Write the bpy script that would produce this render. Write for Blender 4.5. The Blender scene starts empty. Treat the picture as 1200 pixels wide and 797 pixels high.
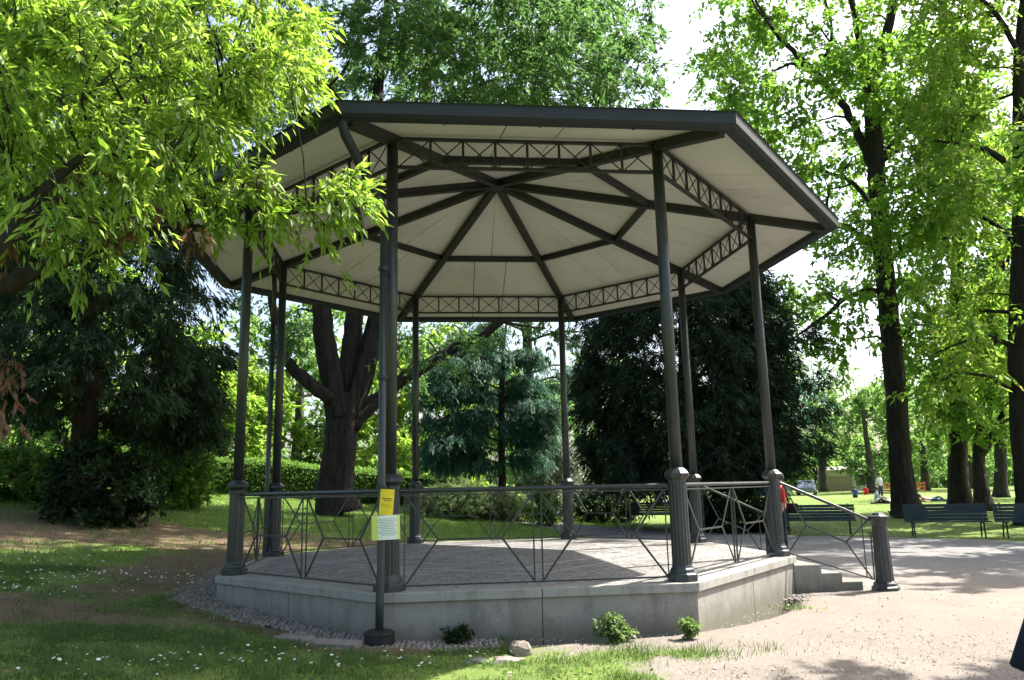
import bpy, math, random
import numpy as np
from mathutils import Vector, Matrix
R = math.radians
rng = np.random.default_rng(7)
random.seed(7)
scene = bpy.context.scene
col = scene.collection

# ------------------------------------------------------------------ camera
CAM = np.array([-1.21617, -12.55783, 1.00151])
CR = np.array([0.9939272, -0.1078500, -0.0218438])
CU = np.array([0.0011302, -0.1884926, 0.9820740])
CF = np.array([0.1100341, 0.9761347, 0.1872261])
FOC = 914.515
cd = bpy.data.cameras.new('camera'); cam = bpy.data.objects.new('camera', cd); col.objects.link(cam)
cd.sensor_width = 36; cd.lens = FOC / 1200 * 36; cd.clip_end = 2000; cd.clip_start = 0.05
cam.matrix_world = Matrix(((CR[0], CU[0], -CF[0], CAM[0]), (CR[1], CU[1], -CF[1], CAM[1]), (CR[2], CU[2], -CF[2], CAM[2]), (0, 0, 0, 1)))
scene.camera = cam
# ------------------------------------------------------------------ sky, sun, exposure
SUN_AZ, SUN_EL = 19.6, 51.4
w = bpy.data.worlds.new('World'); scene.world = w; w.use_nodes = True
nt = w.node_tree; nt.nodes.clear()
sky = nt.nodes.new('ShaderNodeTexSky'); sky.sky_type = 'NISHITA'; sky.sun_disc = False
sky.sun_elevation = R(SUN_EL); sky.sun_rotation = R(90 - SUN_AZ); sky.air_density = 1.0; sky.dust_density = 5.0; sky.ozone_density = 1.0
bg = nt.nodes.new('ShaderNodeBackground'); bg.inputs[1].default_value = 0.13
wo = nt.nodes.new('ShaderNodeOutputWorld')
nt.links.new(sky.outputs[0], bg.inputs[0]); nt.links.new(bg.outputs[0], wo.inputs[0])
sd = bpy.data.lights.new('sun', 'SUN'); sd.energy = 4.8; sd.angle = R(0.53); sd.color = (1, 0.95, 0.87)
sun = bpy.data.objects.new('sun', sd); col.objects.link(sun)
sv = Vector((math.cos(R(SUN_EL)) * math.cos(R(SUN_AZ)), math.cos(R(SUN_EL)) * math.sin(R(SUN_AZ)), math.sin(R(SUN_EL))))
sun.rotation_euler = sv.to_track_quat('Z', 'Y').to_euler(); sun.location = (20, 5, 30)
scene.view_settings.view_transform = 'Standard'; scene.view_settings.look = 'None'
scene.view_settings.exposure = 1.75; scene.view_settings.gamma = 1.0
scene.view_settings.use_curve_mapping = False
scene.cycles.max_bounces = 8; scene.cycles.transparent_max_bounces = 8
scene.cycles.transmission_bounces = 5; scene.cycles.diffuse_bounces = 4

# ------------------------------------------------------------------ small maths
def ss(a, b, v):
    t = np.clip((np.asarray(v, float) - a) / (b - a), 0, 1); return t * t * (3 - 2 * t)
def ground(x, y):
    s = -x * .9 + y * .35; q = y * .8 + x * .6
    und = .02 * np.sin(x * .9 + 1.3) * np.sin(y * .7 + .4)
    return -.53 + 2.4 * ss(-2, 26, s) + .25 * ss(15, 26, q) * ss(6, -4, s) + und * ss(4.6, 6.5, np.hypot(x, y))
def site(u, v, d):
    """a spot in the park: bearing of picture column u, row v, d metres away on plan"""
    r = CF + CR * (u - 600) / FOC - CU * (v - 398.5) / FOC
    return CAM + r * (d / math.hypot(r[0], r[1]))
def onground(u, d):
    p = site(u, 570, d); p[2] = float(ground(p[0], p[1])); return p
def vnoise(x, y, seed=0):
    x = np.asarray(x, float); y = np.asarray(y, float)
    xi = np.floor(x).astype(np.int64); yi = np.floor(y).astype(np.int64); fx = x - xi; fy = y - yi
    fx = fx * fx * (3 - 2 * fx); fy = fy * fy * (3 - 2 * fy)
    def h(a, b):
        n = (a * 374761393 + b * 668265263 + seed * 974711) & 0x7fffffff
        n = ((n ^ (n >> 13)) * 1274126177) & 0x7fffffff
        return ((n ^ (n >> 16)) & 0xffff) / 65535.
    return (h(xi, yi) * (1 - fx) + h(xi + 1, yi) * fx) * (1 - fy) + (h(xi, yi + 1) * (1 - fx) + h(xi + 1, yi + 1) * fx) * fy
def fbm(x, y, seed=0):
    return (vnoise(x, y, seed) * .5 + vnoise(x * 2.1, y * 2.1, seed + 1) * .3 + vnoise(x * 4.3, y * 4.3, seed + 2) * .2)

# ------------------------------------------------------------------ materials
def nodes_of(name):
    m = bpy.data.materials.new(name); m.use_nodes = True; t = m.node_tree
    b = t.nodes['Principled BSDF']; return m, t, b
def surf(name, c, c2=None, rough=.7, scale=6., bump=.15, bscale=40., metal=0., spec=.4, detail=6, dirt=None):
    m, t, b = nodes_of(name)
    tc = t.nodes.new('ShaderNodeTexCoord'); geo = t.nodes.new('ShaderNodeNewGeometry')
    n = t.nodes.new('ShaderNodeTexNoise'); n.inputs['Scale'].default_value = scale; n.inputs['Detail'].default_value = detail
    t.links.new(geo.outputs['Position'], n.inputs['Vector'])
    r = t.nodes.new('ShaderNodeValToRGB'); r.color_ramp.elements[0].position = .3; r.color_ramp.elements[1].position = .7
    c2 = c2 or tuple(v * .7 for v in c)
    r.color_ramp.elements[0].color = (*c2, 1); r.color_ramp.elements[1].color = (*c, 1)
    t.links.new(n.outputs['Fac'], r.inputs['Fac']); out = r.outputs['Color']
    if dirt:
        n3 = t.nodes.new('ShaderNodeTexNoise'); n3.inputs['Scale'].default_value = dirt[1]; n3.inputs['Detail'].default_value = 8
        n3.inputs['Roughness'].default_value = .7
        t.links.new(geo.outputs['Position'], n3.inputs['Vector'])
        r3 = t.nodes.new('ShaderNodeValToRGB'); r3.color_ramp.elements[0].position = .52; r3.color_ramp.elements[1].position = .72
        t.links.new(n3.outputs['Fac'], r3.inputs['Fac'])
        mx = t.nodes.new('ShaderNodeMixRGB'); mx.inputs['Color2'].default_value = (*dirt[0], 1)
        t.links.new(r3.outputs['Color'], mx.inputs['Fac']); t.links.new(out, mx.inputs['Color1']); out = mx.outputs['Color']
    t.links.new(out, b.inputs['Base Color'])
    b.inputs['Roughness'].default_value = rough; b.inputs['Metallic'].default_value = metal; b.inputs['Specular IOR Level'].default_value = spec
    if bump:
        n2 = t.nodes.new('ShaderNodeTexNoise'); n2.inputs['Scale'].default_value = bscale; n2.inputs['Detail'].default_value = 4
        t.links.new(geo.outputs['Position'], n2.inputs['Vector'])
        bp = t.nodes.new('ShaderNodeBump'); bp.inputs['Strength'].default_value = bump; bp.inputs['Distance'].default_value = .02
        t.links.new(n2.outputs['Fac'], bp.inputs['Height']); t.links.new(bp.outputs['Normal'], b.inputs['Normal'])
    return m
def leafmat(name, c, c2, c3=None, trans=.4, rough=.5, spec=.35):
    m, t, b = nodes_of(name)
    geo = t.nodes.new('ShaderNodeNewGeometry')
    r = t.nodes.new('ShaderNodeValToRGB'); e = r.color_ramp.elements
    e[0].color = (*c, 1); e[1].color = (*c2, 1)
    if c3:
        x = e.new(.93); x.color = (*c2, 1); e[-1].color = (*c3, 1)
    t.links.new(geo.outputs['Random Per Island'], r.inputs['Fac'])
    t.links.new(r.outputs['Color'], b.inputs['Base Color'])
    b.inputs['Roughness'].default_value = rough; b.inputs['Specular IOR Level'].default_value = spec
    tr = t.nodes.new('ShaderNodeBsdfTranslucent')
    hs = t.nodes.new('ShaderNodeHueSaturation'); hs.inputs['Hue'].default_value = .495; hs.inputs['Saturation'].default_value = 1.05; hs.inputs['Value'].default_value = 2.2
    t.links.new(r.outputs['Color'], hs.inputs['Color']); t.links.new(hs.outputs['Color'], tr.inputs['Color'])
    mx = t.nodes.new('ShaderNodeMixShader'); mx.inputs[0].default_value = trans
    t.links.new(b.outputs[0], mx.inputs[1]); t.links.new(tr.outputs[0], mx.inputs[2])
    t.links.new(mx.outputs[0], t.nodes['Material Output'].inputs['Surface'])
    return m
def barkmat(name, c, c2, vs=9.):
    m, t, b = nodes_of(name)
    geo = t.nodes.new('ShaderNodeNewGeometry'); mp = t.nodes.new('ShaderNodeMapping'); mp.inputs['Scale'].default_value = (vs, vs, vs * .16)
    t.links.new(geo.outputs['Position'], mp.inputs['Vector'])
    n = t.nodes.new('ShaderNodeTexNoise'); n.inputs['Scale'].default_value = 1.; n.inputs['Detail'].default_value = 8; n.inputs['Roughness'].default_value = .65
    t.links.new(mp.outputs[0], n.inputs['Vector'])
    r = t.nodes.new('ShaderNodeValToRGB'); r.color_ramp.elements[0].position = .35; r.color_ramp.elements[1].position = .68
    r.color_ramp.elements[0].color = (*c2, 1); r.color_ramp.elements[1].color = (*c, 1)
    t.links.new(n.outputs['Fac'], r.inputs['Fac']); t.links.new(r.outputs['Color'], b.inputs['Base Color'])
    b.inputs['Roughness'].default_value = .9; b.inputs['Specular IOR Level'].default_value = .2
    bp = t.nodes.new('ShaderNodeBump'); bp.inputs['Strength'].default_value = 1.; bp.inputs['Distance'].default_value = .14
    t.links.new(n.outputs['Fac'], bp.inputs['Height']); t.links.new(bp.outputs['Normal'], b.inputs['Normal'])
    return m
M = {}
M['iron'] = surf('painted iron', (.027, .033, .034), (.020, .024, .025), rough=.38, scale=9, bump=.06, bscale=60, spec=.5, dirt=((.042, .046, .046), 3.))
def wear(m, c, sc=14., p=(.66, .72)):
    t = m.node_tree; b = t.nodes['Principled BSDF']; src = b.inputs['Base Color'].links[0].from_socket; geo = t.nodes.new('ShaderNodeNewGeometry')
    n = t.nodes.new('ShaderNodeTexNoise'); n.inputs['Scale'].default_value = sc; n.inputs['Detail'].default_value = 9; n.inputs['Roughness'].default_value = .75; t.links.new(geo.outputs['Position'], n.inputs['Vector'])
    r = t.nodes.new('ShaderNodeValToRGB'); r.color_ramp.elements[0].position, r.color_ramp.elements[1].position = p; t.links.new(n.outputs['Fac'], r.inputs[0])
    x = t.nodes.new('ShaderNodeMixRGB'); t.links.new(r.outputs[0], x.inputs[0]); t.links.new(src, x.inputs[1]); x.inputs[2].default_value = (*c, 1); t.links.new(x.outputs[0], b.inputs['Base Color'])
wear(M['iron'], (.085, .07, .055))
M['iron_brown'] = surf('brown painted iron', (.018, .0185, .0185), (.013, .0135, .0135), rough=.5, scale=6, bump=.05, spec=.45)
M['gutter'] = surf('dark gutter metal', (.014, .020, .025), (.011, .015, .019), rough=.6, scale=5, bump=.04, spec=.35)
M['roofmetal'] = surf('roof sheet', (.07, .075, .075), (.05, .052, .052), rough=.5, scale=2)
M['soffit'] = surf('soffit board', (.54, .53, .50), (.50, .49, .465), rough=.85, scale=.9, bump=.03, spec=.2, dirt=((.42, .40, .36), 1.1))
def weathered(name, c, c2, stain, moss):
    m, t, b = nodes_of(name); L = t.links; geo = t.nodes.new('ShaderNodeNewGeometry')
    def noise(sc, d=6, rg=.6, mp=None):
        n = t.nodes.new('ShaderNodeTexNoise'); n.inputs['Scale'].default_value = sc; n.inputs['Detail'].default_value = d; n.inputs['Roughness'].default_value = rg
        v = geo.outputs['Position']
        if mp:
            k = t.nodes.new('ShaderNodeMapping'); k.inputs['Scale'].default_value = mp; L.new(v, k.inputs[0]); v = k.outputs[0]
        L.new(v, n.inputs['Vector']); return n.outputs['Fac']
    def ramp(f, a, b_, p0, p1):
        r = t.nodes.new('ShaderNodeValToRGB'); r.color_ramp.elements[0].position = p0; r.color_ramp.elements[1].position = p1
        r.color_ramp.elements[0].color = (*a, 1); r.color_ramp.elements[1].color = (*b_, 1); L.new(f, r.inputs[0]); return r.outputs[0]
    def mix(f, a, col_):
        x = t.nodes.new('ShaderNodeMixRGB'); L.new(f, x.inputs[0]); L.new(a, x.inputs[1]); x.inputs[2].default_value = (*col_, 1); return x.outputs[0]
    o = ramp(noise(70, 5, .8), c2, c, .35, .65)
    o = mix(ramp(noise(1., 8, .7, (3.5, 3.5, .5)), (0, 0, 0), (.75,) * 3, .5, .7), o, stain)     # drip streaks
    o = mix(ramp(noise(2.6, 9, .75), (0, 0, 0), (.8,) * 3, .54, .74), o, tuple(v * .8 for v in stain))
    sx = t.nodes.new('ShaderNodeSeparateXYZ'); L.new(geo.outputs['Position'], sx.inputs[0])
    ad = t.nodes.new('ShaderNodeMath'); ad.operation = 'MULTIPLY_ADD'; L.new(noise(5, 8, .7), ad.inputs[0]); ad.inputs[1].default_value = -.45; L.new(sx.outputs['Z'], ad.inputs[2])
    o = mix(ramp(ad.outputs[0], (.85,) * 3, (0, 0, 0), 0, 1), o, moss) if False else o
    mr = t.nodes.new('ShaderNodeMapRange'); L.new(ad.outputs[0], mr.inputs[0]); mr.inputs[1].default_value = -.72; mr.inputs[2].default_value = -.48; mr.inputs[3].default_value = .8; mr.inputs[4].default_value = 0
    o = mix(mr.outputs[0], o, moss)                                                             # soil splash and moss along the foot
    L.new(o, b.inputs['Base Color']); b.inputs['Roughness'].default_value = .85; b.inputs['Specular IOR Level'].default_value = .25
    bp = t.nodes.new('ShaderNodeBump'); bp.inputs['Strength'].default_value = .25; bp.inputs['Distance'].default_value = .01; L.new(noise(60, 6, .8), bp.inputs['Height']); L.new(bp.outputs[0], b.inputs['Normal'])
    return m
M['granite'] = weathered('weathered granite', (.29, .278, .245), (.195, .188, .163), (.125, .122, .10), (.12, .115, .085))
M['coping'] = weathered('weathered coping', (.33, .318, .285), (.23, .222, .198), (.155, .15, .13), (.13, .125, .10))
M['band'] = surf('pale stone band', (.38, .365, .34), (.25, .24, .22), rough=.8, scale=12, bump=.1)
M['bench'] = surf('green bench paint', (.016, .038, .042), (.011, .027, .030), rough=.5, scale=6, bump=.08, spec=.4)
M['black'] = surf('black iron', (.018, .018, .018), (.012, .012, .012), rough=.5, bump=.05)
M['yellow'] = surf('yellow plastic sheet', (.80, .62, .03), (.68, .5, .02), rough=.35, scale=20, bump=.03)
M['paper'] = surf('printed paper', (.78, .80, .72), (.68, .72, .64), rough=.5, scale=14, bump=.02)
M['pale_yellow'] = surf('yellow green paper', (.66, .72, .16), (.6, .66, .12), rough=.5, scale=14, bump=.02)
M['ink'] = surf('faded print', (.20, .26, .28), (.15, .2, .22), rough=.7, bump=0)
M['inkdark'] = surf('dark print', (.17, .10, .02), (.12, .07, .02), rough=.7, bump=0)
M['cobble'] = surf('river cobbles', (.25, .225, .195), (.12, .107, .093), rough=.8, scale=9, bump=.15, bscale=30, detail=2)
M['rock'] = surf('weathered stone', (.25, .215, .17), (.15, .125, .10), rough=.9, scale=7, bump=.5, bscale=18)
M['slab'] = surf('worn kerb stone', (.24, .21, .185), (.16, .14, .12), rough=.9, scale=8, bump=.3)
M['bark'] = barkmat('dark bark', (.052, .044, .037), (.018, .015, .013))
M['bark_brown'] = barkmat('brown bark', (.085, .055, .04), (.03, .02, .016), 12)
M['bark_grey'] = barkmat('grey bark', (.115, .10, .085), (.045, .038, .032), 7)
M['skin'] = surf('skin', (.55, .36, .27), (.5, .32, .24), rough=.55, bump=0)
M['hair'] = surf('dark hair', (.03, .022, .017), rough=.6, bump=.2)
def cloth(n, c): return surf(n, c, tuple(v * .8 for v in c), rough=.9, scale=20, bump=.1, spec=.15)
M['navy'] = cloth('navy wool', (.012, .016, .04)); M['red'] = cloth('red cotton', (.55, .03, .03)); M['white'] = cloth('white cotton', (.78, .78, .78))
M['jeans'] = cloth('denim', (.05, .08, .16)); M['darkcloth'] = cloth('dark cloth', (.02, .02, .025)); M['lilac'] = cloth('pale lilac cotton', (.55, .55, .72)); M['blue'] = cloth('blue cloth', (.05, .09, .25))
M['bluepaint'] = surf('blue plastic', (.03, .10, .38), rough=.4); M['cream'] = surf('cream render', (.66, .62, .53), (.55, .52, .45), rough=.9, scale=3)
M['tanboard'] = surf('tan boards', (.42, .33, .22), (.33, .25, .16), rough=.8); M['orange'] = surf('orange plastic', (.62, .16, .05), rough=.5)
M['carpaint'] = surf('grey car paint', (.20, .23, .27), (.18, .21, .25), rough=.25, bump=0, spec=.6); M['glass'] = surf('dark glass', (.02, .025, .03), rough=.08, bump=0, spec=.7)
M['tyre'] = surf('tyre rubber', (.02, .02, .02), rough=.9)
M['leaf_near'] = leafmat('lance leaves', (.090, .170, .020), (.185, .275, .045), (.26, .32, .11), trans=.5, rough=.5, spec=.35)
M['leaf_dead'] = leafmat('dead brown leaves', (.06, .03, .017), (.14, .065, .032), trans=.25)
M['leaf_big'] = leafmat('elm leaves', (.040, .098, .026), (.100, .175, .055), trans=.42, spec=.15)
M['leaf_oak'] = leafmat('oak leaves', (.070, .155, .022), (.150, .250, .040), trans=.52, spec=.2)
M['leaf_lime'] = leafmat('lime green leaves', (.095, .175, .024), (.165, .25, .045), (.26, .24, .08), trans=.52, spec=.2)
M['leaf_mid'] = leafmat('mid green leaves', (.060, .135, .024), (.125, .215, .036), trans=.5, spec=.2)
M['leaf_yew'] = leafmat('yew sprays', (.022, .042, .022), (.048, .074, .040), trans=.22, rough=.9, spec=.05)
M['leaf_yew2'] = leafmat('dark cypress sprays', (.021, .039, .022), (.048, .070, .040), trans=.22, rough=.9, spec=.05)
M['leaf_cedar'] = leafmat('cedar sprays', (.032, .085, .055), (.070, .145, .095), trans=.25, spec=.15)
M['leaf_silver'] = leafmat('silver leaves', (.17, .20, .155), (.27, .30, .24), trans=.25)
M['leaf_hedge'] = leafmat('hedge leaves', (.062, .130, .024), (.125, .210, .042), trans=.42, spec=.2)
M['leaf_juniper'] = leafmat('juniper sprays', (.11, .165, .065), (.18, .235, .105), trans=.3, spec=.2)
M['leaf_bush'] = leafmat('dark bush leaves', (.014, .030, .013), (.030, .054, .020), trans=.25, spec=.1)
M['leaf_plant'] = leafmat('plant leaves', (.075, .13, .03), (.15, .22, .07), trans=.35)
M['leaf_far'] = leafmat('distant leaves', (.080, .155, .040), (.140, .225, .065), trans=.5, spec=.15)
M['leaf_far2'] = leafmat('distant yellow leaves', (.115, .20, .03), (.19, .28, .055), trans=.5, spec=.15)
M['blade'] = leafmat('grass blades', (.040, .080, .018), (.082, .136, .032), (.20, .19, .085), trans=.35, rough=.6)
M['blade_sun_tint'] = leafmat('sun-painted lawn blades', (.075, .145, .025), (.150, .235, .050), (.22, .25, .09), trans=.4, rough=.6)  # brighter copy of the grass blades, sunlight put into the colour
M['petal'] = leafmat('daisy petals', (.75, .75, .72), (.85, .85, .82), trans=.3)
M['litter'] = leafmat('fallen leaves', (.14, .09, .05), (.30, .22, .13), trans=.1)

def paving_mat():
    m, t, b = nodes_of('cobble paving'); geo = t.nodes.new('ShaderNodeNewGeometry')
    v = t.nodes.new('ShaderNodeTexVoronoi'); v.inputs['Scale'].default_value = 10.; t.links.new(geo.outputs['Position'], v.inputs['Vector'])
    e = t.nodes.new('ShaderNodeTexVoronoi'); e.feature = 'DISTANCE_TO_EDGE'; e.inputs['Scale'].default_value = 10.; t.links.new(geo.outputs['Position'], e.inputs['Vector'])
    sep = t.nodes.new('ShaderNodeSeparateColor'); t.links.new(v.outputs['Color'], sep.inputs[0])
    r = t.nodes.new('ShaderNodeValToRGB'); r.color_ramp.elements[0].color = (.165, .158, .15, 1); r.color_ramp.elements[1].color = (.30, .29, .28, 1)
    t.links.new(sep.outputs[0], r.inputs[0])
    r2 = t.nodes.new('ShaderNodeValToRGB'); r2.color_ramp.elements[0].position = .01; r2.color_ramp.elements[1].position = .07
    t.links.new(e.outputs['Distance'], r2.inputs[0])
    mx = t.nodes.new('ShaderNodeMixRGB'); mx.inputs['Color1'].default_value = (.085, .08, .075, 1)
    t.links.new(r2.outputs[0], mx.inputs['Fac']); t.links.new(r.outputs[0], mx.inputs['Color2'])
    n = t.nodes.new('ShaderNodeTexNoise'); n.inputs['Scale'].default_value = .9; n.inputs['Detail'].default_value = 5; t.links.new(geo.outputs['Position'], n.inputs['Vector'])
    r4 = t.nodes.new('ShaderNodeValToRGB'); r4.color_ramp.elements[0].position = .35; r4.color_ramp.elements[0].color = (.75, .72, .7, 1); r4.color_ramp.elements[1].position = .7
    t.links.new(n.outputs['Fac'], r4.inputs[0])
    mu = t.nodes.new('ShaderNodeMixRGB'); mu.blend_type = 'MULTIPLY'; mu.inputs[0].default_value = 1
    t.links.new(mx.outputs[0], mu.inputs[1]); t.links.new(r4.outputs[0], mu.inputs[2]); t.links.new(mu.outputs[0], b.inputs['Base Color'])
    b.inputs['Roughness'].default_value = .75
    bp = t.nodes.new('ShaderNodeBump'); bp.inputs['Strength'].default_value = .7; bp.inputs['Distance'].default_value = .02
    t.links.new(r2.outputs[0], bp.inputs['Height']); t.links.new(bp.outputs[0], b.inputs['Normal'])
    return m
M['paving'] = paving_mat()

def ground_mat():
    m, t, b = nodes_of('park ground'); L = t.links
    geo = t.nodes.new('ShaderNodeNewGeometry')
    def noise(s, d=6, rg=.6):
        n = t.nodes.new('ShaderNodeTexNoise'); n.inputs['Scale'].default_value = s; n.inputs['Detail'].default_value = d; n.inputs['Roughness'].default_value = rg
        L.new(geo.outputs['Position'], n.inputs['Vector']); return n.outputs['Fac']
    def ramp(f, a, b_, p0=.3, p1=.7):
        r = t.nodes.new('ShaderNodeValToRGB'); r.color_ramp.elements[0].position = p0; r.color_ramp.elements[1].position = p1
        r.color_ramp.elements[0].color = (*a, 1); r.color_ramp.elements[1].color = (*b_, 1); L.new(f, r.inputs[0]); return r.outputs[0]
    def mix(f, a, b_):
        x = t.nodes.new('ShaderNodeMixRGB'); L.new(f, x.inputs[0]); L.new(a, x.inputs[1]); L.new(b_, x.inputs[2]); return x.outputs[0]
    def attr(n):
        a = t.nodes.new('ShaderNodeAttribute'); a.attribute_name = n; return a.outputs['Fac']
    soil = mix(noise(14, 8, .75), ramp(noise(2.2), (.100, .070, .040), (.158, .114, .068)), ramp(noise(30), (.06, .042, .027), (.20, .148, .096)))
    lawn = mix(noise(55, 4, .8), ramp(noise(1.1), (.085, .140, .026), (.145, .205, .045)), ramp(noise(9), (.06, .105, .02), (.18, .22, .065)))
    grav = mix(noise(70, 4, .8), ramp(noise(1.6, 8), (.155, .136, .116), (.215, .190, .164)), ramp(noise(25, 8, .8), (.11, .095, .08), (.27, .236, .204)))
    grey = mix(noise(80, 4, .8), ramp(noise(1.2, 8), (.165, .16, .155), (.225, .217, .21)), ramp(noise(30, 8, .8), (.13, .126, .122), (.27, .26, .25)))
    def edge(a, n, k=.55):   # attribute broken up by noise
        x = t.nodes.new('ShaderNodeMath'); x.operation = 'MULTIPLY_ADD'; L.new(n, x.inputs[0]); x.inputs[1].default_value = k; L.new(a, x.inputs[2])
        r = t.nodes.new('ShaderNodeValToRGB'); r.color_ramp.elements[0].position = .62; r.color_ramp.elements[1].position = .92; L.new(x.outputs[0], r.inputs[0]); return r.outputs[0]
    c = mix(edge(attr('grass'), noise(6, 8, .7)), soil, lawn)
    pv = mix(attr('grey'), grav, grey)
    c = mix(edge(attr('gravel'), noise(8, 8, .7), .4), c, pv)
    L.new(c, b.inputs['Base Color']); b.inputs['Roughness'].default_value = .95; b.inputs['Specular IOR Level'].default_value = .15
    bp = t.nodes.new('ShaderNodeBump'); bp.inputs['Strength'].default_value = .55; bp.inputs['Distance'].default_value = .03
    L.new(noise(22, 8, .8), bp.inputs['Height']); L.new(bp.outputs[0], b.inputs['Normal'])
    return m
M['ground'] = ground_mat()

# ------------------------------------------------------------------ mesh helpers
def tag(o, label=None, cat=None, group=None, kind=None):
    if label: o['label'] = label
    if cat: o['category'] = cat
    if group: o['group'] = group
    if kind: o['kind'] = kind
    return o
def empty(name, loc=(0, 0, 0), parent=None):
    o = bpy.data.objects.new(name, None); col.objects.link(o); o.location = loc; o.empty_display_size = .2
    if parent: o.parent = parent
    return o
def link(name, me, parent=None, loc=None):
    o = bpy.data.objects.new(name, me); col.objects.link(o)
    if parent: o.parent = parent
    if loc is not None: o.location = loc
    return o
class MB:
    def __init__(s): s.v = []; s.f = []
    def add(s, vs, fs):
        n = len(s.v); s.v += [tuple(map(float, p)) for p in vs]; s.f += [tuple(i + n for i in f) for f in fs]; return s
    def box(s, c, d, rz=0):
        ca, sa = math.cos(rz), math.sin(rz); vs = []
        for z in (-.5, .5):
            for (x, y) in ((-.5, -.5), (.5, -.5), (.5, .5), (-.5, .5)):
                X, Y = x * d[0], y * d[1]; vs.append((c[0] + X * ca - Y * sa, c[1] + X * sa + Y * ca, c[2] + z * d[2]))
        return s.add(vs, [(3, 2, 1, 0), (4, 5, 6, 7), (0, 1, 5, 4), (1, 2, 6, 5), (2, 3, 7, 6), (3, 0, 4, 7)])
    def tube(s, pts, rad, n=6, cap=True):
        pts = [Vector(p) for p in pts]
        if not hasattr(rad, '__len__'): rad = [rad] * len(pts)
        k = len(pts); up = None; vs = []
        for i in range(k):
            d = (pts[min(i + 1, k - 1)] - pts[max(i - 1, 0)]); d = d.normalized() if d.length > 1e-9 else Vector((0, 0, 1))
            if up is None:
                up = Vector((0, 0, 1)) if abs(d.z) < .9 else Vector((1, 0, 0))
            a = d.cross(up).normalized(); b_ = a.cross(d).normalized(); up = b_
            for j in range(n):
                t = 2 * math.pi * j / n; vs.append(pts[i] + (a * math.cos(t) + b_ * math.sin(t)) * rad[i])
        fs = [(i * n + j, i * n + (j + 1) % n, (i + 1) * n + (j + 1) % n, (i + 1) * n + j) for i in range(k - 1) for j in range(n)]
        if cap: fs += [tuple(range(n - 1, -1, -1)), tuple((k - 1) * n + j for j in range(n))]
        return s.add(vs, fs)
    def lathe(s, prof, n=8, c=(0, 0, 0), ph=0.):
        vs = []
        for r, z in prof:
            for j in range(n):
                t = ph + 2 * math.pi * j / n; vs.append((c[0] + r * math.cos(t), c[1] + r * math.sin(t), c[2] + z))
        k = len(prof)
        fs = [(i * n + j, i * n + (j + 1) % n, (i + 1) * n + (j + 1) % n, (i + 1) * n + j) for i in range(k - 1) for j in range(n)]
        fs += [tuple(range(n - 1, -1, -1)), tuple((k - 1) * n + j for j in range(n))]
        return s.add(vs, fs)
    def prism(s, poly, z0, z1):
        n = len(poly); vs = [(*p[:2], z0) for p in poly] + [(*p[:2], z1) for p in poly]
        return s.add(vs, [tuple(range(n - 1, -1, -1)), tuple(range(n, 2 * n))] + [(i, (i + 1) % n, n + (i + 1) % n, n + i) for i in range(n)])
    def build(s, name, mat, parent=None, smooth=False, loc=None, bevel=0.):
        me = bpy.data.meshes.new(name); me.from_pydata(s.v, [], s.f); me.materials.append(M[mat] if isinstance(mat, str) else mat)
        if smooth: me.polygons.foreach_set('use_smooth', [True] * len(me.polygons))
        me.update(); o = link(name, me, parent, loc)
        if bevel:
            b = o.modifiers.new('bevel', 'BEVEL'); b.width = bevel; b.segments = 2; b.limit_method = 'ANGLE'
        return o
_bars = {}
def bar(name, a, b, wd, ht, mat, parent, kind='box'):
    """a straight bar from a to b; alike bars share one unit mesh"""
    key = (mat, kind)
    if key not in _bars:
        m = MB()
        if kind == 'box': m.box((0, 0, 0), (1, 1, 1))
        else: m.tube([(-.5, 0, 0), (.5, 0, 0)], .5, 8)
        me = bpy.data.meshes.new('bar_mesh'); me.from_pydata(m.v, [], m.f); me.materials.append(M[mat])
        if kind != 'box':
            for p in me.polygons: p.use_smooth = len(p.vertices) == 4
        me.update(); _bars[key] = me
    a = Vector(a); b = Vector(b); d = b - a; L = d.length; x = d / L
    up = Vector((0, 0, 1)) if abs(x.z) < .98 else Vector((0, 1, 0))
    y = up.cross(x).normalized(); z = x.cross(y)
    o = link(name, _bars[key], parent)
    mw = Matrix(((x.x * L, y.x * wd, z.x * ht, (a.x + b.x) / 2), (x.y * L, y.y * wd, z.y * ht, (a.y + b.y) / 2), (x.z * L, y.z * wd, z.z * ht, (a.z + b.z) / 2), (0, 0, 0, 1)))
    o.matrix_basis = mw
    return o
def bigmesh(name, V, F, mat, parent=None, smooth=False):
    """numpy verts (n,3) and equal-sized faces (m,k)"""
    me = bpy.data.meshes.new(name); V = np.ascontiguousarray(V, np.float32); F = np.ascontiguousarray(F, np.int32); k = F.shape[1]
    me.vertices.add(len(V)); me.vertices.foreach_set('co', V.ravel())
    me.loops.add(F.size); me.loops.foreach_set('vertex_index', F.ravel())
    me.polygons.add(len(F)); me.polygons.foreach_set('loop_start', np.arange(0, F.size, k, dtype=np.int32)); me.polygons.foreach_set('loop_total', np.full(len(F), k, np.int32))
    if smooth: me.polygons.foreach_set('use_smooth', np.ones(len(F), bool))
    me.materials.append(M[mat]); me.update(calc_edges=True); me.validate()
    return link(name, me, parent)

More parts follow.
